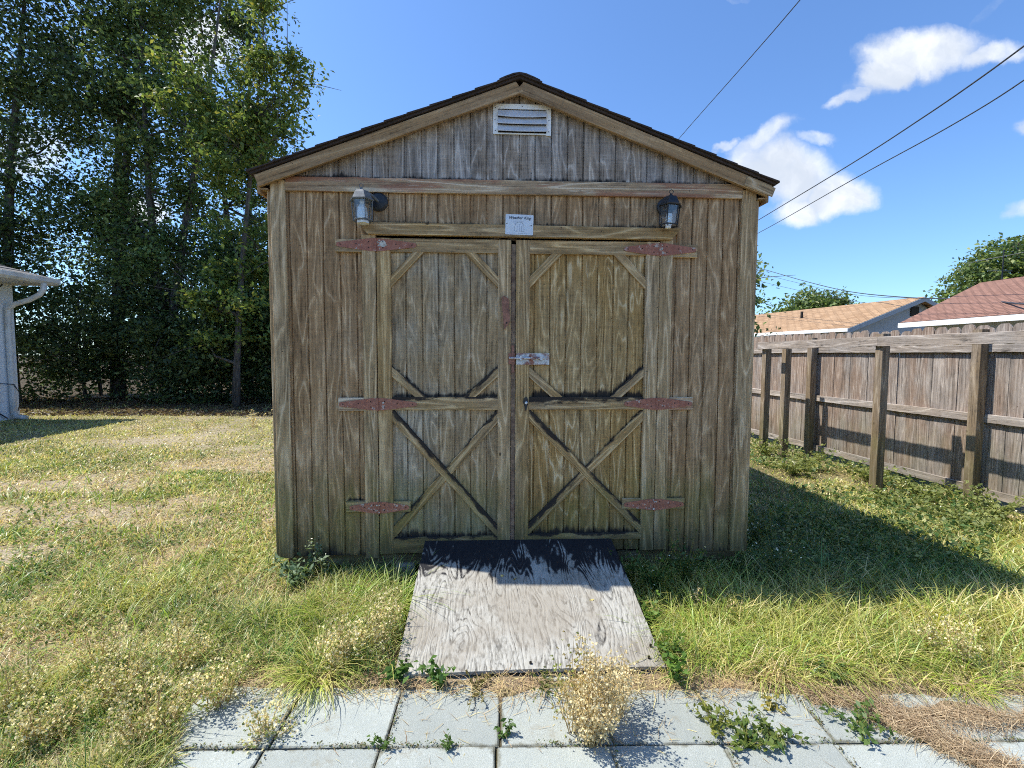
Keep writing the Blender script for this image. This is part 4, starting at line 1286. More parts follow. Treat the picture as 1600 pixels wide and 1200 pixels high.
wire('overhead_wire', [(8.9, 7.4, 7.1), (9.44, 9.0, 7.24), (9.96, 10.5, 7.42), (10.33, 12.2, 7.52), (10.93, 15.5, 7.72), (12.32, 24.0, 8.33), (14, 36, 9.0)], .018, 'upper of the two thick black wires crossing the clouds on the right')
wire('overhead_wire', [(8.9, 7.4, 6.6), (9.48, 9.0, 6.63), (9.91, 11.0, 6.72), (10.6, 15.0, 7.01), (12.34, 24.0, 7.69), (14, 36, 8.5)], .014, 'lower of the two thick black wires crossing the clouds on the right')
wire('overhead_wire', [(6.6, 8, 9.9), (7.02, 12.0, 10.22), (7.62, 22.0, 11.47), (8.2, 30, 12.4)], .014, 'single thin wire rising from behind the shed roof to the top edge')
wire('overhead_wire', [(17.3, 36, 8.5), (17.89, 34.0, 7.8), (18.66, 30.0, 6.27), (18.66, 26.0, 5.08), (16.81, 20.0, 4.02), (14.44, 15.0, 3.35), (11.94, 11.0, 2.74), (11, 9.5, 2.6)], .022, 'sagging dark wire running low across both neighbour roofs')
wire('overhead_wire', [(18.5, 38, 8.2), (18.98, 36.0, 7.21), (19.4, 27.0, 4.71), (19.42, 22.0, 3.9), (16.3, 15.0, 3.05)], .012, 'thin lowest wire sagging over the orange roof')
wire('overhead_wire', [(18.2, 38, 8.6), (18.9, 35, 7.5), (19.3, 27, 5.1), (18.6, 20.5, 4.05), (15.9, 14.5, 3.45)], .011, 'thin middle wire between two lower sagging wires over the roofs')


# ================================================================== TREES
def rdir(n):
    v = rs.randn(n, 3); return v / np.linalg.norm(v, axis=1, keepdims=True)


def leafcards(P, size, tint, up=.4, asp=.55):
    """one bent rhombus leaf per point"""
    n = len(P)
    nr = rdir(n); nr[:, 2] = np.abs(nr[:, 2]) * (1 + up); nr /= np.linalg.norm(nr, axis=1, keepdims=True)
    a = np.cross(nr, rdir(n)); a /= np.linalg.norm(a, axis=1, keepdims=True) + 1e-9
    b = np.cross(nr, a); s = (size * (0.6 + .8 * rs.rand(n)))[:, None]
    q0 = P - a * s; q1 = P - b * s * asp + nr * s * .12; q2 = P + a * s - nr * s * .25; q3 = P + b * s * asp + nr * s * .12
    V = np.stack([q0, q1, q2, q3], 1).reshape(-1, 3)
    F = np.arange(4 * n).reshape(n, 4)
    return V, F, np.repeat(tint, 4, axis=0)


def foliage_tint(n, cols, wts, clump):
    base = np.array(cols)[rs.choice(len(cols), n, p=np.array(wts) / sum(wts))]
    k = (.75 + .5 * rs.rand(n))[:, None] * clump[:, None]
    return np.clip(base * k, 0, 1)


DARK = ([(.055, .085, .034), (.085, .125, .045), (.13, .18, .06), (.20, .25, .10)], (4, 4, 2.5, 1.0))
MIDG = ([(.07, .11, .036), (.11, .165, .05), (.17, .23, .07), (.25, .28, .10)], (3, 4, 3, 1.2))
LITE = ([(.08, .13, .035), (.13, .19, .045), (.20, .25, .06), (.28, .27, .06)], (2, 4, 4, 1.2))


def tree(name, x, y, h, blobs, nleaf, lsize, pal, label, group=None, lean=(0, 0), tr=.16, nclump=60, cr=.55, limbs=14, seed=0, cat='tree', tz=None, splits=2):
    """blobs: list of (dx,dy,z,rx,ry,rz,weight)"""
    global rs
    rs = np.random.RandomState(seed + 100); R = random.Random(seed)
    t = empty(name, (x, y, 0), label=label, cat=cat, group=group)
    wts = np.array([b[6] * b[3] * b[4] * b[5] for b in blobs], float); wts /= wts.sum()
    cl = []
    while len(cl) < nclump:
        b = blobs[rs.choice(len(blobs), p=wts)]
        v = rs.randn(3); v /= np.linalg.norm(v); r = rs.rand() ** .45
        cl.append((b[0] + v[0] * b[3] * r, b[1] + v[1] * b[4] * r, b[2] + v[2] * b[5] * r))
    cl = np.array(cl)
    mb = MB()
    stems = []
    for s in range(splits):
        a = R.uniform(-.5, .5) if splits > 1 else 0
        top = Vector((lean[0] + a * h * .12 * (1 if splits > 1 else 0) + (s - (splits - 1) / 2) * h * .14, lean[1] + R.uniform(-.3, .3), (tz or h) * R.uniform(.85, .97)))
        pts = []; n = 9
        for i in range(n):
            f = i / (n - 1)
            pts.append(Vector((top.x * f ** 1.3 + .07 * h * .12 * math.sin(f * 5 + s * 2 + seed) * f, top.y * f + .06 * math.cos(f * 6 + s), top.z * f - .1 * (1 - f))))
        rad = [tr * (1.15 if i == 0 else 1) * (1 - .86 * i / (n - 1)) / (1 + .25 * (splits - 1)) for i in range(n)]
        mb.tube(pts, rad, 8); stems.append((pts, rad))
    mb.build('trunk', M['bark'], t, smooth=True)
    mb = MB()
    order = list(range(len(cl))); R.shuffle(order)
    for ci in order[:limbs]:
        c = Vector(cl[ci]); pts, rad = stems[R.randrange(len(stems))]
        j = max(range(1, len(pts)), key=lambda j_: -((pts[j_] - c).length + abs(pts[j_].z - (c.z - (c.xy.length) * .6)) * 1.5))
        p0 = pts[j]; m_ = p0.lerp(c, .5) + Vector((R.uniform(-.2, .2), R.uniform(-.2, .2), -.05 * (c - p0).length + R.uniform(-.1, .2)))
        r0 = max(.012, rad[j] * .55)
        mb.tube([p0, p0.lerp(m_, .55), m_, m_.lerp(c, .6), c], [r0, r0 * .75, r0 * .5, r0 * .3, .008], 6, cap=False)
        for q in range(4):
            e = c + Vector((R.gauss(0, .45), R.gauss(0, .45), R.gauss(.1, .35))); s0 = m_.lerp(c, R.uniform(.2, .9))
            mb.tube([s0, s0.lerp(e, .5) + Vector((0, 0, .06)), e], [.014, .009, .004], 4, cap=False)
    if limbs: mb.build('limb', M['bark'], t, smooth=True)
    cs = .55 + .9 * rs.rand(len(cl)) ** 1.2; cr_ = cr * (.55 + .8 * rs.rand(len(cl)))
    wt = cr_ ** 2; wt /= wt.sum()
    ci = rs.choice(len(cl), nleaf, p=wt)
    off = rs.randn(nleaf, 3) * cr_[ci][:, None] * np.array((.62, .62, .42))
    P = cl[ci] + off
    nf = int(nleaf * .30); bi = rs.choice(len(blobs), nf, p=wts); ba = np.array([b[:6] for b in blobs], float)
    vv = rdir(nf) * (rs.rand(nf, 1) ** .42) * 1.08
    tw_ = .22 * np.sin(vv * 9 + ba[bi][:, :3] * 3)
    P[:nf] = ba[bi][:, :3] + vv * ba[bi][:, 3:6] + tw_; off[:nf] *= .3
    P[:, 2] += -.12 * (off[:, 0] ** 2 + off[:, 1] ** 2)
    P = P[P[:, 2] > .02]; ci = ci[:len(P)]
    tint = foliage_tint(len(P), *pal, .7 + .6 * (cs[ci] / 1.45))
    Vv, Ff, cc = leafcards(P, np.full(len(P), lsize), tint)
    fastmesh('crown', Vv, Ff, M['leaf'], cc, parent=t)
    return t


GRT = 'tall trees along the back of the yard'
tree('tall_tree', -15.6, 14.5, 15, [(0, 0, 9.2, 2.6, 1.8, 3.6, 1), (-.5, 0, 5.0, 2.4, 1.5, 2.0, 1), (.6, 0, 13, 2.2, 1.6, 2, .8)], 26000, .066, DARK, 'tall dark tree at the far left edge behind the white house', GRT, (.5, 0), .22, 90, 0.52, 40, 1)
tree('tall_tree', -12.9, 15.2, 15.5, [(0, 0, 9.5, 2.3, 1.8, 3.6, 1), (0, 0, 5.4, 2.2, 1.5, 2.0, 1.1), (.8, 0, 13.2, 2.3, 1.6, 2, .9)], 27000, .066, DARK, 'tall dense tree with a dark leaning forked trunk right of the white house', GRT, (1.0, 0), .24, 95, 0.50, 44, 2)
tree('tall_tree', -10.8, 14.6, 14.5, [(.1, 0, 9.0, 2.0, 1.6, 3.2, 1), (0, 0, 5.2, 2.1, 1.4, 1.8, 1.1), (.2, 0, 12.8, 2.1, 1.5, 2.0, .9)], 23000, .064, MIDG, 'tall tree in the middle of the row with light leaf sprays', GRT, (.9, 0), .20, 90, 0.46, 44, 3)
tree('tall_tree', -9.6, 17.0, 15.0, [(.0, 0, 8.0, 1.9, 1.5, 3.2, 1), (-.1, 0, 12.8, 1.9, 1.4, 2.2, .9), (0, 0, 4.2, 2.3, 1.4, 1.8, 1.3)], 19000, .07, DARK, 'dark tree set farther back, bright cloud showing through its top', GRT, (.2, 0), .18, 80, 0.45, 40, 4)
tree('slender_tree', -7.75, 13.0, 11.2, [(.15, 0, 7.0, 1.2, .9, 1.3, .9), (1.25, 0, 8.7, 1.15, .8, .9, 1.0), (.75, 0, 7.3, 1.2, .8, .9, .9), (.95, 0, 10.6, .42, .4, .9, 1.3), (.1, 0, 4.6, 1.0, .8, 1.3, .6), (-.8, 0, 8.6, .9, .8, 1.4, .6), (.1, -.2, 2.6, 1.1, .7, 1.3, .8)], 15500, .062, LITE, 'slender light green tree beside the shed roof, its crown open to the sky', None, (1.1, 0), .10, 84, .30, 44, 5, splits=1)
tree('slender_tree', -6.9, 13.6, 7.0, [(0, 0, 4.4, .7, .7, 1.5, 1)], 3000, .06, LITE, 'thin young tree just left of the shed corner', None, (.3, 0), .06, 24, .30, 14, 6, splits=1)
# understorey / hedge
HB = 'dense shrubs under the tall trees'
for i, (x, y, h, w, lab) in enumerate((
        (-15.3, 14.0, 4.9, 1.5, 'dark shrub behind the downspout of the white house'), (-13.2, 14.4, 3.0, 1.5, 'dark shrub right of the white house with daylight under it'),
        (-11.3, 14.6, 5.2, 1.4, 'shrub in the middle of the hedge where a tan house shows through'), (-9.9, 14.2, 3.2, 1.2, 'rounded dark shrub right of the hedge gap'),
        (-8.4, 14.0, 5.0, 1.3, 'dark leafy shrub below the slender light tree'), (-7.2, 14.4, 3.7, 1.3, 'dense dark shrub touching the left edge of the shed'),
        (-12.2, 16.4, 5.4, 1.8, 'second row shrub behind the hedge gap'), (-14.6, 16.5, 6.0, 1.9, 'second row shrub at the far left of the hedge'),
        (-9.0, 16.2, 4.6, 1.7, 'second row shrub behind the right half of the hedge'))):
    thin = i in (1, 2)
    tree('shrub', x, y, h, [(0, 0, h * .62, w, w * .8, h * .36, 1), (0, 0, h * .25, w * .9, w * .7, h * .25, .55 if thin else 1.1)], 9500 if not thin else 6500, .062, DARK, lab, HB, (0, 0), .05, 40, .48, 8, 20 + i, cat='shrub')
# beyond the fence
tree('garden_tree', 5.12, 11.2, 4.6, [(0, 0, 2.6, 1.05, .9, .95, 1), (.2, 0, 3.5, .7, .7, .5, 1), (.35, 0, 1.8, .8, .7, .5, .8)], 2600, .06, MIDG, 'bright green tree sticking out right of the shed above the fence', None, (0, 0), .07, 26, .30, 10, 40, splits=1)
tree('distant_tree', 28.8, 45, 8.4, [(0, 0, 6.3, 2.9, 2.0, 1.4, 1), (-1.4, 0, 5.2, 2.2, 1.8, 1.2, 1), (1.8, 0, 6.2, 1.4, 1.4, 1.3, 1)], 6500, .17, MIDG, 'round distant tree above the left end of the orange roof', None, (0, 0), .3, 40, .9, 12, 41)
tree('distant_tree', 31.9, 30, 9.6, [(0, 0, 6.9, 2.6, 2.2, 2.4, 1), (-2.6, 0, 5.9, 1.9, 1.6, 1.3, 1), (2.5, 0, 8.3, 2.5, 2.0, 1.6, 1), (-4.2, 0, 5.0, 1.1, 1.2, .8, 1)], 11000, .13, MIDG, 'large tree rising behind the red brown roof at the right edge', None, (0, 0), .35, 60, .75, 16, 42)
tree('distant_tree', 26.5, 47, 6.2, [(0, 0, 4.9, 2.2, 2, 1.1, 1)], 2200, .16, MIDG, 'low distant tree between the shed and the orange roof', None, (0, 0), .2, 20, .8, 6, 43)
rs = np.random.RandomState(5)


# ================================================================== LITTLE PLANTS
def blades_from(P, dirs, L, wdt, droop, tint, segs=3, lift=None):
    """vectorised curved blades. P base, dirs horizontal unit (n,2), L length, droop 0..1"""
    n = len(P)
    lean = lift if lift is not None else droop
    side = np.stack([-dirs[:, 1], dirs[:, 0], np.zeros(n)], 1)
    tw = rs.uniform(-.9, .9, n)      # twist of the blade about its axis
    side = side * np.cos(tw)[:, None] + np.stack([dirs[:, 0], dirs[:, 1], np.zeros(n)], 1) * np.sin(tw)[:, None]
    rows = []
    for k in range(segs + 1):
        f = k / segs
        ang = (lean * .55 + droop * 1.15 * f)
        hx = L * (np.sin(ang) * f); hz = L * (np.cos(ang) * f)
        c = P + np.stack([dirs[:, 0] * hx, dirs[:, 1] * hx, hz], 1)
        wk = wdt * (1 - f ** 1.6) * .5 + .00025
        rows.append((c - side * wk[:, None], c + side * wk[:, None]))
    V = np.stack([q for r in rows for q in r], 1).reshape(-1, 3)
    nv = 2 * (segs + 1)
    b = (np.arange(n) * nv)[:, None]
    F = np.concatenate([b + np.array((2 * k, 2 * k + 1, 2 * k + 3, 2 * k + 2)) for k in range(segs)], 1).reshape(-1, 4)
    shade_ = np.repeat(np.linspace(.72, 1.08, segs + 1), 2)
    Cc = np.repeat(tint, nv, axis=0) * 1.0
    return V, F, np.clip(Cc, 0, 1)


def tuft(name, x, y, n, L, col, label, spread=.08, droop=.9, wd=.004, cat='grass clump', group=None, col2=None):
    r = spread * np.sqrt(rs.rand(n)); a = rs.rand(n) * 6.283
    P = np.stack([r * np.cos(a), r * np.sin(a), np.zeros(n)], 1)
    a2 = a + rs.randn(n) * .5
    D = np.stack([np.cos(a2), np.sin(a2)], 1)
    c = np.array(col) * (.7 + .6 * rs.rand(n, 1))
    if col2 is not None: c = np.where(rs.rand(n, 1) < .4, np.array(col2) * (.8 + .4 * rs.rand(n, 1)), c)
    V, F, cc = blades_from(P, D, L * (.55 + .6 * rs.rand(n)), np.full(n, wd), droop * (.5 + .8 * rs.rand(n)), c, 4)
    o = fastmesh(name, V, F, M['grass'], cc, label=label, cat=cat, group=group)
    o.location = (x, y, float(gz(x, y)))
    return o


def dryplant(x, y, h, spread, nst, label, col=(.60, .53, .37), density=26, group='dried weeds gone to seed', lean=(0, 0), green=0.0, hs=.0046):
    """branching dry stems packed with little seed heads"""
    t = empty('dried_weed', (x, y, float(gz(x, y)) - .005), label=label, cat='weed', group=group)
    mb = MB(); P = []; cl = []
    for s in range(nst):
        a = rnd.uniform(0, 6.283); r = spread * math.sqrt(rnd.random())
        hh = h * (rnd.uniform(.45, .9) if rnd.random() < .8 else rnd.uniform(.9, 1.15)) * (1 - .30 * (r / spread) ** 2); r *= rnd.uniform(.7, 1.25)
        e = Vector((r * math.cos(a) + lean[0], r * math.sin(a) + lean[1], hh))
        b = Vector((e.x * .12, e.y * .12, 0)); m_ = Vector((e.x * .62, e.y * .62, hh * .5))
        path = [b, b.lerp(m_, .5) + Vector((rnd.gauss(0, .006), rnd.gauss(0, .006), 0)), m_, m_.lerp(e, .5) + Vector((rnd.gauss(0, .008), rnd.gauss(0, .008), .01)), e]
        mb.tube(path, [.0022, .002, .0017, .0013, .0008], 4, cap=False)
        sc = rnd.uniform(.75, 1.15); gr = rnd.random() < green
        for q in range(density):
            f = 1 - rnd.random() ** 1.3 * .78
            k = min(3, int(f * 4)); p = path[k].lerp(path[k + 1], f * 4 - k)
            o_ = Vector((rnd.gauss(0, 1), rnd.gauss(0, 1), rnd.gauss(.3, .8))) * (.010 + .014 * (1 - abs(f - .6)))
            jj = rnd.uniform(.75, 1.25); P.append(p + o_); cc_ = (.30, .34, .12) if gr and rnd.random() < .6 else col
            cl.append(tuple(c_ * sc * jj for c_ in cc_))
            if rnd.random() < .18: mb.tube([p, p + o_], .0006, 3, cap=False)
    o = mb.build('stems', M['dry'], t)
    at = o.data.color_attributes.new('tint', 'FLOAT_COLOR', 'POINT'); at.data.foreach_set('color', np.tile((.42, .33, .18, 1), len(o.data.vertices)).astype(np.float32))
    P = np.array([tuple(p) for p in P]); cl = np.array(cl); n = len(P)
    # each head: a little cup of two crossed bent leaves
    Vs, Fs, Cs = [], [], []
    for rep in range(3):
        V, F, c = leafcards(P + rs.randn(n, 3) * .0022, np.full(n, hs), cl * (.85 + .3 * rep / 2), up=-.3, asp=.8)
        Fs.append(F + sum(len(v) for v in Vs)); Vs.append(V); Cs.append(c)
    fastmesh('seed_heads', np.concatenate(Vs), np.concatenate(Fs), M['dry'], np.concatenate(Cs), parent=t)
    return t


def leafy(x, y, label, h=.12, r=.08, n=60, ls=.012, cols=((.07, .14, .03), (.12, .20, .045)), cat='weed', creep=False, name='leafy_weed', group=None, flowers=0, z=None):
    t = empty(name, (x, y, float(gz(x, y)) if z is None else z), label=label, cat=cat, group=group)
    mb = MB(); P = []
    ns = max(4, n // 12)
    for s in range(ns):
        a = rnd.uniform(0, 6.283); rr_2 = r * rnd.uniform(.4, 1); hh = (h * rnd.uniform(.25, .6) if creep else h * rnd.uniform(.5, 1))
        e = Vector((rr_2 * math.cos(a), rr_2 * math.sin(a), hh)); m_ = Vector((e.x * .5, e.y * .5, hh * (.9 if creep else .55) + .01))
        path = [Vector((0, 0, -.01)), Vector((e.x * .2, e.y * .2, hh * .4)), m_, e]
        mb.tube(path, [.002, .0017, .0014, .0009], 4, cap=False)
        for q in range(n // ns + 1):
            f = rnd.uniform(.15, 1) * 3; k = min(2, int(f)); P.append(tuple(path[k].lerp(path[k + 1], f - k) + Vector((rnd.gauss(0, ls * .7), rnd.gauss(0, ls * .7), rnd.gauss(.004, ls * .4)))))
    o = mb.build('stems', M['dry'], t)
    at = o.data.color_attributes.new('tint', 'FLOAT_COLOR', 'POINT'); at.data.foreach_set('color', np.tile((.16, .17, .06, 1), len(o.data.vertices)).astype(np.float32))
    P = np.array(P); c0, c1 = np.array(cols[0]), np.array(cols[1]); f = rs.rand(len(P), 1)
    V, F, c = leafcards(P, np.full(len(P), ls), c0 * (1 - f) + c1 * f, up=1.2, asp=.5)
    fastmesh('foliage', V, F, M['leaf'], c, parent=t)
    if flowers:
        k = flowers; Pf = P[rs.choice(len(P), k)] + np.array((0, 0, .02))
        V, F, c = leafcards(Pf, np.full(k, .006), np.tile((.75, .74, .66), (k, 1)), up=2, asp=.9)
        fastmesh('blossom', V, F, M['dry'], c, parent=t)
    return t


dryplant(.30, 1.66, .40, .125, 34, 'big straw-coloured dried weed standing in front of the ramp', density=64, lean=(.03, .02))
dryplant(.24, 1.72, .50, .08, 8, 'upright thin greenish stalks behind the big dried weed', col=(.36, .30, .14), density=22, green=.5, hs=.005)
dryplant(.43, 1.78, .28, .10, 14, 'small dried weed leaning right of the big dried one', density=26, lean=(.05, .03))
GA = dict(green=.45, col=(.62, .57, .39))
for i, (x, y, h, sp, ns, lab) in enumerate((
        (-1.36, 1.68, .26, .14, 22, 'dried seed weed beside the left end of the pavers'), (-1.20, 1.86, .24, .12, 18, 'pale dried weed just above the leftmost visible paver'),
        (-1.62, 1.86, .28, .12, 20, 'dried seed weed near the bottom left corner, left of the pavers'), (-1.86, 2.02, .30, .10, 12, 'thin dried weed standing in short grass at lower left'),
        (-1.52, 2.08, .24, .12, 16, 'dried weed a step behind the paver corner on the left'), (-1.76, 1.66, .22, .13, 16, 'low dried weed in the bottom left corner'),
        (-2.05, 1.84, .20, .12, 12, 'short dried weed at the left edge of the photo near the bottom'), (-.66, 2.18, .30, .09, 16, 'tall dried weed left of the ramp foot'),
        (-.78, 2.08, .26, .10, 18, 'bushy dried weed at the edge of the straw strip left of the ramp'), (-.60, 2.34, .24, .07, 10, 'dried weed touching the left side of the ramp'),
        (2.12, 2.12, .30, .08, 10, 'pale dried seed stalks among grass at the right'), (2.02, 2.2, .24, .06, 6, 'few dried stalks left of the pale seed stalks at right'),
        (-.92, 1.72, .14, .10, 10, 'wiry dried runner lying across a paver at bottom left'))):
    dryplant(x, y, h, sp, ns, lab, density=34, **GA)
dryplant(1.06, 2.58, .24, .012, 2, 'single pale seed spike standing in front of the shade right of the ramp', density=26, group=None, col=(.62, .54, .36))
dryplant(1.22, 2.52, .15, .02, 3, 'short seed spikes in grass right of the single pale spike', density=14, group=None, col=(.60, .50, .34))
for i, (x, y, lab) in enumerate(((-5.9, 8.9, 'seed stalks at the shade edge nearest the white house'), (-5.2, 9.3, 'seed stalks at the shade edge, second from the house'), (-4.4, 9.4, 'seed stalks at the shade edge midway to the shed'), (-3.9, 10.2, 'seed stalks at the shade edge near the shed'), (-6.7, 8.4, 'tiny seed stalks beside the house shadow'), (-5.0, 9.9, 'pale seed stalks inside the tree shadow'))):
    dryplant(x, y, .34, .35, 9, lab, density=10, col=(.62, .56, .40), group='seed stalks at the shade edge', hs=.013)
# leafy things
leafy(-.02, 1.70, 'small green sprout in the joint between two pavers below the ramp', .075, .055, 46, .011)
leafy(-.47, 1.645, 'small leafy sprout at the paver corner left of centre', .07, .06, 40, .009)
leafy(-.225, 1.635, 'tiny green sprout in the front paver joint left of centre', .06, .045, 40, .009)
leafy(.79, 1.735, 'leafy creeping weed over the paver right of the dried one', .10, .13, 130, .013, ((.12, .17, .04), (.30, .30, .06)), creep=True)
leafy(.88, 1.66, 'trailing weed with rounded leaves on the front pavers', .09, .14, 130, .014, ((.09, .16, .04), (.20, .25, .05)), creep=True)
leafy(1.01, 1.70, 'leafy weed spreading right across the paver edge', .10, .13, 120, .013, ((.08, .15, .04), (.22, .26, .06)), creep=True)
leafy(1.36, 1.745, 'green creeping weed left of the straw patch', .09, .15, 150, .014, ((.07, .15, .04), (.18, .25, .06)), creep=True)
leafy(1.09, 1.84, 'yellowing weed at the back edge of the pavers', .09, .09, 80, .010, ((.25, .22, .05), (.40, .33, .07)), creep=True)
leafy(1.42, 2.0, 'bright green weed between grass and pavers at right', .10, .13, 120, .014, ((.09, .17, .05), (.20, .28, .07)), creep=True)
leafy(-.50, 1.985, 'broad leaf weed at the left foot of the ramp', .10, .09, 70, .019, ((.07, .15, .03), (.12, .22, .05)))
leafy(-.33, 1.965, 'broad leaf weed under the near edge of the ramp', .09, .09, 60, .018, ((.07, .15, .03), (.12, .22, .05)))
leafy(.15, 1.96, 'low mat of fine weed along the near edge of the ramp', .06, .16, 160, .008, ((.09, .12, .03), (.18, .20, .05)), creep=True)
leafy(-.15, 1.93, 'low brownish weed mat left of the big dried weed', .05, .16, 130, .008, ((.14, .12, .04), (.25, .21, .07)), creep=True)
leafy(.72, 1.98, 'green weed at the right front corner of the ramp', .13, .09, 90, .016, ((.08, .17, .03), (.16, .27, .05)))
leafy(.76, 2.16, 'leafy weed along the right side of the ramp', .17, .10, 130, .015, ((.09, .18, .03), (.2, .30, .06)))
leafy(.74, 2.42, 'leafy weed halfway up the right side of the ramp', .19, .10, 130, .015, ((.09, .18, .03), (.2, .30, .06)))
leafy(.86, 2.74, 'tall leafy weed in the shade right of the ramp top', .34, .17, 300, .016, ((.05, .11, .025), (.09, .17, .04)), flowers=10)
leafy(1.08, 2.84, 'feathery weed in shade below the right hinge', .40, .15, 260, .014, ((.05, .11, .03), (.09, .16, .05)), flowers=14)
leafy(.70, 2.86, 'leafy weed tucked between ramp and door in shade', .26, .12, 160, .016, ((.05, .11, .025), (.09, .17, .04)))
leafy(-1.34, 2.86, 'weed with pale round leaves at the left corner of the shed', .22, .19, 300, .018, ((.10, .17, .08), (.24, .32, .18)), flowers=8)
leafy(-1.18, 2.92, 'thin weed with small pale leaves climbing the shed wall', .36, .14, 90, .013, ((.14, .20, .10), (.30, .36, .22)), flowers=10)
leafy(1.72, 2.95, 'white flowered weed at the right corner of the shed', .42, .20, 260, .013, ((.05, .10, .03), (.09, .15, .05)), flowers=40)
leafy(1.85, 3.5, 'flowering weed beside the right wall of the shed', .38, .25, 240, .013, ((.05, .10, .03), (.09, .15, .05)), flowers=36)
for i, (l, n, h, lab) in enumerate(((6.5, 4.5, .34, 'yellow-green weed clump around the twin fence posts'), (5.8, 4.6, .32, 'weed clump left of the near frame post'), (5.4, 4.1, .26, 'pale weed clump in the sun before the fence'), (4.35, 4.8, .26, 'leafy weed at the foot of the fence behind the near post'), (3.8, 4.95, .30, 'dark green weed under the bottom rail at the right edge'), (4.2, 4.3, .18, 'low weed right of the near frame post'), (7.1, 3.6, .28, 'pale weed clump beyond the shed corner'), (3.6, 4.4, .22, 'green ground weed at the right edge of the photo'), (5.1, 4.9, .26, 'weed clump at the foot of the fence between two posts'))):
    p = FP(l, n, 0); leafy(p.x, p.y, lab, h, .38, 420, .022, ((.14, .19, .05), (.36, .38, .13)), flowers=26, group='weed clumps along the fence')
YG = (.28, .34, .08); YY2 = (.42, .40, .16)
tuft('grass_clump', -.86, 2.02, 260, .26, YG, 'bright yellow-green grass clump at the straw edge left of the ramp', .10, 1.2, .004, col2=YY2)
tuft('grass_clump', -.68, 2.60, 320, .34, (.20, .33, .05), 'tall bright grass clump beside the left of the ramp', .13, 1.0, .0045, col2=YG)
tuft('grass_clump', -.92, 2.50, 260, .28, (.22, .34, .05), 'bright grass clump below the left door hinge', .14, 1.0, .0045, col2=YG)
tuft('grass_clump', 2.0, 1.99, 240, .13, (.27, .38, .04), 'short bright yellow-green tuft in straw at right', .09, 1.1, .004, col2=YY2)
tuft('grass_clump', .98, 2.25, 320, .30, (.20, .31, .05), 'arching grass clump right of the ramp side', .12, 1.2, .004, col2=YG)
tuft('grass_clump', 1.45, 2.18, 340, .28, (.28, .34, .07), 'straw-tinged grass clump behind the right pavers', .15, 1.2, .004, col2=YY2)
tuft('grass_clump', 1.75, 2.25, 340, .30, (.26, .34, .07), 'spreading grass clump right of the straw-tinged clump', .16, 1.2, .004, col2=YY2)
tuft('grass_clump', 1.22, 2.10, 260, .26, (.26, .35, .06), 'grass clump leaning over the paver edge right of centre', .12, 1.4, .004, col2=YY2)
tuft('grass_clump', 2.75, 2.45, 300, .24, (.22, .30, .07), 'grass clump at the right edge of the photo', .16, 1.2, .004, col2=YY2)


# ================================================================== GRASS (stuff)
def keep_out(x, y):
    """1 where grass may grow"""
    lx_, ly_ = shed_local(x, y)
    k = ~((np.abs(lx_) < 1.50) & (ly_ > .06) & (ly_ < 3.62))
    k &= ~((np.abs(lx_ + .0) < .585) & (ly_ > -1.02) & (ly_ < .1))
    edge = y + .10 * (fbm(x, y, 3.0, 1) - .5)
    pav = (edge < 1.96) & (x + .25 * (fbm(x, y, 2.5, 4) - .5) + .5 * np.clip(y - 1.65, 0, 1) > -1.20) & (x < 2.75)
    return k & ~pav


def scatter(n, x0, x1, y0, y1, pw=2.0):
    """more blades near the camera (density ~ 1/y^pw)"""
    u = rs.rand(n); e = 1 - pw
    if abs(e) < 1e-6: y = y0 * (y1 / y0) ** u
    else: y = (y0 ** e + u * (y1 ** e - y0 ** e)) ** (1 / e)
    x = x0 * y + (x1 - x0) * y * rs.rand(n)
    return x, y


def mixc(a, b, f): return np.array(a) * (1 - f) + np.array(b) * f


G_DEEP = (.045, .105, .022); G_MID = (.16, .225, .055); G_YEL = (.34, .355, .115); STRAW = (.50, .44, .24); TAN = (.40, .32, .20)


def grass_patch(name, n, x0, x1, y0, y1, hf, cf, label, pw=1.6, wid=.0032, segs=2, densf=None):
    x, y = scatter(n, x0, x1, y0, y1, pw)
    ok = keep_out(x, y)
    if densf is not None: ok &= rs.rand(n) < densf(x, y)
    x, y = x[ok], y[ok]; n = len(x)
    # pull some blades into tufts
    cell = .075; tx_ = (np.floor(x / cell) + .5 + .6 * (vn(x, y, 13.3, 1) - .5)) * cell; ty_ = (np.floor(y / cell) + .5 + .6 * (vn(x, y, 13.3, 2) - .5)) * cell
    pull = (rs.rand(n) < .6) * rs.uniform(.3, .85, n)
    dx_, dy_ = x - tx_, y - ty_
    x = x - dx_ * pull; y = y - dy_ * pull
    a = np.arctan2(dy_, dx_) + rs.randn(n) * .9
    Lh = hf(x, y) * (.5 + .8 * rs.rand(n))
    D = np.stack([np.cos(a), np.sin(a)], 1)
    dist = np.hypot(x, y)
    wd = wid * (.6 + .8 * rs.rand(n)) * np.clip(dist / 2.6, .9, 3.2)
    droop = .35 + .95 * rs.rand(n) ** 1.2
    V, F, cc = blades_from(np.stack([x, y, gz(x, y) - .004], 1), D, Lh, wd, droop, cf(x, y, n), segs)
    ok = keep_out(V[:, 0], V[:, 1])
    return fastmesh(name, V, F, M['grass'], cc, label=label, cat='grass', kind='stuff')


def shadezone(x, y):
    return sstep(y, 2.7, 2.95) * sstep(x, 1.2, 1.7) * sstep((x - 3.15) - (y - 3) * .0, .35, -.1)


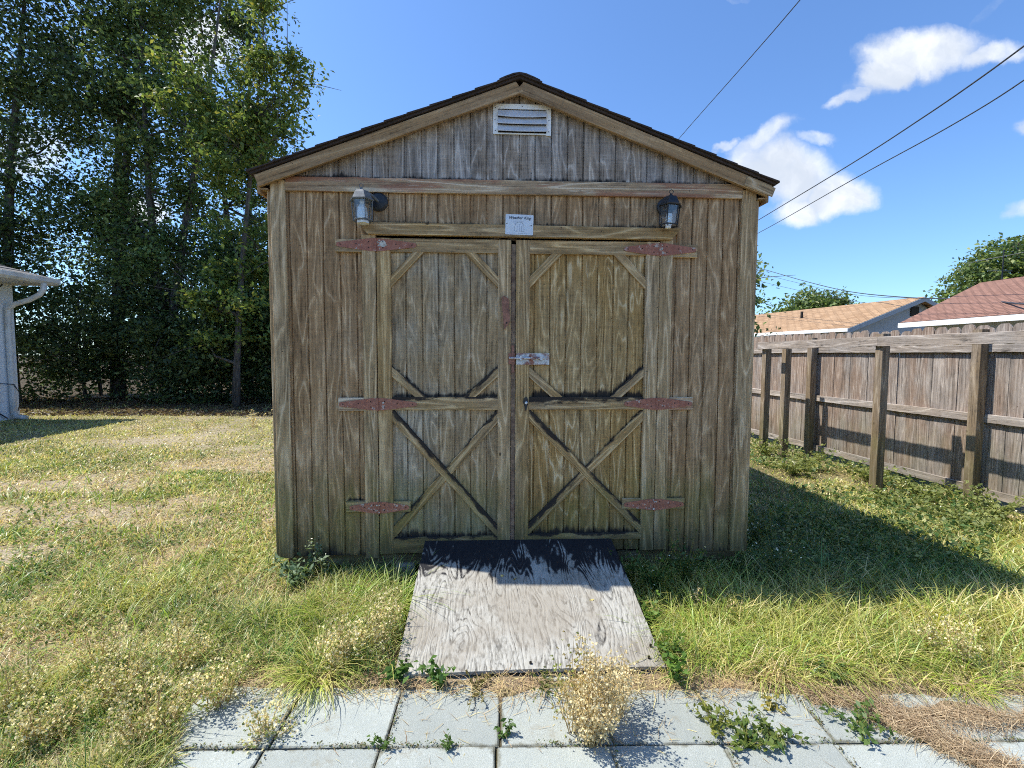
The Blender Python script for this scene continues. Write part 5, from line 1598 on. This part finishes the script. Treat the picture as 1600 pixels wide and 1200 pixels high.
def lawn_col(x, y, n):
    b = bare(x, y) * .8 + .22 * rs.randn(n) + .5 * (vn(x, y, 8, 3) - .5)
    g1 = fbm(x, y, .8, 2)
    c = np.where((rs.rand(n) * .5 + vn(x, y, 11, 6) * .5 < .52)[:, None], np.array(G_YEL), np.array(G_MID))
    c = np.where((rs.rand(n) < .04 + .25 * sstep(g1, .55, .4))[:, None], np.array(G_DEEP) * 1.6, c)
    c = np.where((rs.rand(n) < np.clip(.20 + .80 * b, 0, .94))[:, None], np.where((rs.rand(n) < .6)[:, None], np.array(STRAW), np.array(TAN)), c)
    f = sstep(y, 4.5, 10)[:, None]
    c = c * (1 - f * .45) + np.array((.40, .40, .15)) * f * .45
    return c * (.7 + .6 * rs.rand(n, 1)) * (.8 + .4 * vn(x, y, 2.3, 5))[:, None]


def lawn_h(x, y):
    near = .06 + .08 * fbm(x, y, 3.0, 3) ** 1.5 + .05 * sstep(vn(x, y, 2.7, 6), .6, .85)
    h = near * (1 - .45 * bare(x, y))
    h = h + .10 * sstep(x, -1.5, -.8) * sstep(y, 2.0, 2.5) * sstep(y, 3.3, 2.8)
    return h * (.75 + .25 * sstep(y, 7, 3))


def dl(x, y):
    edge = sstep(y, 2.0, 2.25)
    edge = np.where(x < -1.15, 1.0, edge)
    return np.clip((1.0 - .72 * bare(x, y)) * edge, 0, 1)


grass_patch('lawn_grass', 85000, -1.15, -.26, 1.45, 5.5, lawn_h, lawn_col, 'short yellow-green lawn grass left of the shed', 1.3, .0048, 2, dl)
grass_patch('lawn_grass', 95000, -1.25, -.36, 5.3, 15, lambda x, y: lawn_h(x, y) * 1.0, lawn_col, 'strawy sunlit lawn stretching back to the dark trees', 1.0, .0048, 2, lambda x, y: 1 - .45 * bare(x, y))


def rcol(x, y, n):
    c = np.where((rs.rand(n) * .5 + vn(x, y, 9, 6) * .5 < .50)[:, None], np.array(G_MID), np.array(G_YEL))
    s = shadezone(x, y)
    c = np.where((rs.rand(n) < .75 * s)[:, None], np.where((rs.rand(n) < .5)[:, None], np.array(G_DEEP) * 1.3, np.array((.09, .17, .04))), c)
    dry = .28 + .35 * sstep(x, 2.3, 3.3) * sstep(y, 3.0, 2.4) + .35 * sstep(fbm(x, y, 2.6, 1), .48, .66)
    dry = np.where(y > 4.2, dry + .15, dry) * (1 - .5 * s)
    c = np.where((rs.rand(n) < dry)[:, None], np.where((rs.rand(n) < .55)[:, None], np.array(STRAW), np.array((.38, .38, .10))), c)
    return c * (.7 + .6 * rs.rand(n, 1)) * (.7 + .6 * vn(x, y, 7, 2))[:, None]


def rh_(x, y):
    h = .06 + .12 * fbm(x, y, 3.4, 2) ** 1.5 + .055 * sstep(y, 1.98, 2.3) * sstep(y, 3.3, 2.8)
    h = h + .03 * sstep(y, 3, 2.6) * sstep(vn(x, y, 3.1, 4), .5, .8) - .05 * sstep(y, 4.0, 6)
    return h


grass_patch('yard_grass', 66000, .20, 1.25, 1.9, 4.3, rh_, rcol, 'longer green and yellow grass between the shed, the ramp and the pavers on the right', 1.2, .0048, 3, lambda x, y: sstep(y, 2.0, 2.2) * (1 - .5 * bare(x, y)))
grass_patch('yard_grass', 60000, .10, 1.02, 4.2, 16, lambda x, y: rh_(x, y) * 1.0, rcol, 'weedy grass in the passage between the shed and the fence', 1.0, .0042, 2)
grass_patch('front_grass', 9000, -.42, -.17, 2.05, 3.02, lambda x, y: .16 + 0 * x, lawn_col, 'grass growing under the left edge of the shed and the ramp', 1.0, .0036, 3, lambda x, y: sstep(x, -.60, -.72) * (1 - .8 * sstep(y, 2.75, 3.0) * sstep(x, -1.1, -.9)))


grass_patch('lawn_grass', 26000, -2.6, -1.15, 1.0, 9, lawn_h, lawn_col, 'lawn grass beyond the left edge of the photo', .6, .0055, 2, lambda x, y: (x > -10.3) * 1.0)
grass_patch('yard_grass', 22000, 1.0, 2.2, 1.0, 4.5, rh_, rcol, 'grass beyond the right edge of the photo', .6, .005, 2, lambda x, y: (x > 2.8) * (x < 5.3) * 1.0)


grass_patch('fringe_grass', 5200, -.6, 1.3, 1.95, 2.16, lambda x, y: .10 + .06 * rs.rand(len(x)), lawn_col, 'ragged grass hanging over the back edge of the pavers', .5, .0042, 4, lambda x, y: sstep(fbm(x, y, 5, 2), .46, .60) * ((x < -.55) | (x > .72)))


# tall arching blades
def tallcol(x, y, n):
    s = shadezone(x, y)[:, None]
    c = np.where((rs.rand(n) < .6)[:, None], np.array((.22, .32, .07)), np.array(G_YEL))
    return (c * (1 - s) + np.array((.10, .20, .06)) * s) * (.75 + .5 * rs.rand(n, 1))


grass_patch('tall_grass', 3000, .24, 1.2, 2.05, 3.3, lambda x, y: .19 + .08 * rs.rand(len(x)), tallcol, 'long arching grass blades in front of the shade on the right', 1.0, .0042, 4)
grass_patch('tall_grass', 1700, -1.1, -.24, 1.7, 5.5, lambda x, y: .20 + .08 * rs.rand(len(x)), tallcol, 'scattered long blades standing above the left lawn', 1.2, .0036, 4)


# clover / small leaf ground cover
def cover(name, n, x0, x1, y0, y1, dens, ls, cols, label, zlo=.01, zhi=.05, pw=1.2, kind='stuff'):
    x, y = scatter(n, x0, x1, y0, y1, pw)
    ok = keep_out(x, y) & (rs.rand(n) < dens(x, y)); x, y = x[ok], y[ok]; n = len(x)
    P = np.stack([x, y, gz(x, y) + rs.uniform(zlo, zhi, n)], 1)
    c = np.array(cols)[rs.randint(len(cols), size=n)] * (.7 + .6 * rs.rand(n, 1))
    V, F, cc = leafcards(P, np.full(n, ls) * np.clip(np.hypot(x, y) / 3.0, .9, 2.2), c, up=1.3, asp=.6)
    return fastmesh(name, V, F, M['leaf'], cc, label=label, cat='ground cover', kind='stuff')


cover('ground_cover', 26000, .25, 1.05, 3.0, 12, lambda x, y: sstep(fbm(x, y, 1.3, 5), .40, .60) * (1 - .0 * x), .011, [(.10, .17, .05), (.20, .25, .08), (.36, .38, .14), (.06, .12, .03)], 'small leafed ground cover between the shed shadow and the fence', .02, .12)
cover('ground_cover', 12000, -1.1, -.24, 1.6, 5.0, lambda x, y: sstep(fbm(x, y, 1.6, 6), .5, .68), .008, [(.12, .20, .04), (.18, .26, .06), (.34, .35, .12)], 'small leafed weeds mixed into the left lawn', .015, .07)
cover('leaf_litter', 9000, -1.1, -.42, 11.0, 15.5, lambda x, y: .9 + 0 * x, .022, [(.12, .08, .05), (.18, .13, .08), (.07, .05, .035)], 'brown leaf litter at the foot of the hedge', .0, .03, 1.0)


def joints(x, y):
    fx = np.abs(((x + .465 + .2075) % .42) - .2075 ); fx = np.minimum(fx, .42 - fx)
    jy = np.abs(y - (1.65 + .017 * (x + .45)))
    d = np.minimum(np.where(np.abs(((x + .465) % .42)) < .02, 0, 1), np.where(jy < .014, 0, 1))
    return (d < .5) * sstep(fbm(x, y, 7, 4), .42, .6) * (y < 1.95) * (x > -1.2)


x = rs.uniform(-1.2, 2.6, 60000); y = rs.uniform(1.25, 1.95, 60000)
k = rs.rand(60000) < joints(x, y); x, y = x[k], y[k]
Pj = np.stack([x, y, rs.uniform(.022, .046, len(x))], 1)
V, F, cc = leafcards(Pj, np.full(len(x), .0045), np.array([(.10, .15, .04), (.18, .20, .06), (.26, .21, .11), (.12, .10, .06)])[rs.randint(4, size=len(x))], up=1.3)
fastmesh('joint_moss', V, F, M['leaf'], cc, label='moss and tiny weeds filling the joints between the pavers', cat='moss', kind='stuff')


# straw / thatch lying flat
def thatch(name, n, x0, x1, y0, y1, densf, label, L=(.04, .12), cols=(STRAW, TAN, (.40, .31, .22), (.26, .19, .13)), on=False, zl=(.002, .02), wid=.0017):
    x = rs.uniform(x0, x1, n); y = rs.uniform(y0, y1, n)
    ok = rs.rand(n) < densf(x, y)
    if not on: ok &= keep_out(x, y)
    qx, qy = shed_local(x, y); ok &= ~((np.abs(qx - .012) < .63) & (qy > -1.03) & (qy < .1))
    x, y = x[ok], y[ok]; n = len(x)
    a = rs.rand(n) * 6.283; D = np.stack([np.cos(a), np.sin(a), rs.randn(n) * .10], 1)
    Lh = rs.uniform(L[0], L[1], n)[:, None]
    P = np.stack([x, y, np.maximum(gz(x, y), .036 if on else -1) + rs.uniform(zl[0], zl[1], n)], 1)
    S = np.stack([-np.sin(a), np.cos(a), np.zeros(n)], 1) * (wid * (.6 + .8 * rs.rand(n)) / 2)[:, None]
    m_ = P + D * Lh * .5 + S * rs.randn(n, 1) * 3; e = P + D * Lh
    V = np.stack([P - S, P + S, m_ - S, m_ + S, e - S * .4, e + S * .4], 1).reshape(-1, 3)
    b = (np.arange(n) * 6)[:, None]
    F = np.concatenate([b + np.array((0, 1, 3, 2)), b + np.array((2, 3, 5, 4))], 1).reshape(-1, 4)
    c = np.array(cols)[rs.randint(len(cols), size=n)] * (.7 + .6 * rs.rand(n, 1))
    return fastmesh(name, V, F, M['dry'], np.repeat(c, 6, axis=0), label=label, cat='dry straw', kind='stuff')


def strip(x, y):
    e = y + .12 * (fbm(x, y, 3.0, 1) - .5)
    return np.clip(sstep(e, 1.86, 1.94) * sstep(e, 2.35, 2.1), 0, 1) * (x > -1.4) * (1 - .4 * sstep(fbm(x, y, 4, 3), .5, .65))


thatch('dry_straw', 15000, -1.5, 3.2, 1.84, 2.4, strip, 'brown dead grass and runners along the back edge of the pavers', on=True, zl=(-.002, .03))


def mound(x, y):
    return strawband(x, y)


thatch('dry_straw', 26000, 1.1, 2.9, 1.42, 2.1, mound, 'pinkish brown straw patch covering pavers at the bottom right', on=True, cols=((.36, .285, .21), (.29, .225, .165), (.43, .36, .27), (.19, .14, .10)), zl=(-.002, .018))
thatch('dry_straw', 16000, -3.2, -1.15, 1.6, 3.6, lambda x, y: .25 + .75 * bare(x, y), 'dead pale grass lying in the lower left lawn', L=(.04, .10))
thatch('dry_straw', 12000, -6.5, -1.5, 3.4, 7.0, lambda x, y: bare(x, y), 'dead pale grass over the bare patches in the middle of the lawn', L=(.05, .12), wid=.0045)
thatch('dry_straw', 7000, 2.2, 5.0, 2.0, 6.0, lambda x, y: .4 + .0 * x, 'dead grass stems under the weeds near the fence', L=(.05, .12), wid=.003)
thatch('dry_straw', 500, -.9, 1.2, 1.3, 1.86, lambda x, y: sstep(fbm(x, y, 3, 3), .5, .62), 'a few dead stems scattered on the pavers', L=(.02, .07), on=True, zl=(-.002, .002), wid=.0016)
for i, (dx_, dy_) in enumerate(((-.05, .60), (-.12, .63), (.36, .42))):
    V, F, c = leafcards(np.array([[0, 0, 0], [.008, .004, .002]]), np.array([.016, .011]), np.array([[.6, .5, .18], [.5, .42, .15]]), up=2)
    p = rl.matrix_world if False else None
    xw = rl.location.x + cY * dx_ - sY * dy_; yw = rl.location.y + sY * dx_ + cY * dy_
    o = fastmesh('fallen_leaf', V, F, M['dry'], c, label=('small yellow fallen leaf on the upper middle of the ramp', 'tiny yellow leaf beside another near the ramp shadow line', 'small pale leaf on the right part of the ramp')[i], cat='leaf', group='fallen leaves on the ramp')
    o.location = (xw, yw, .042 + .226 * dy_ / .985 + .012)
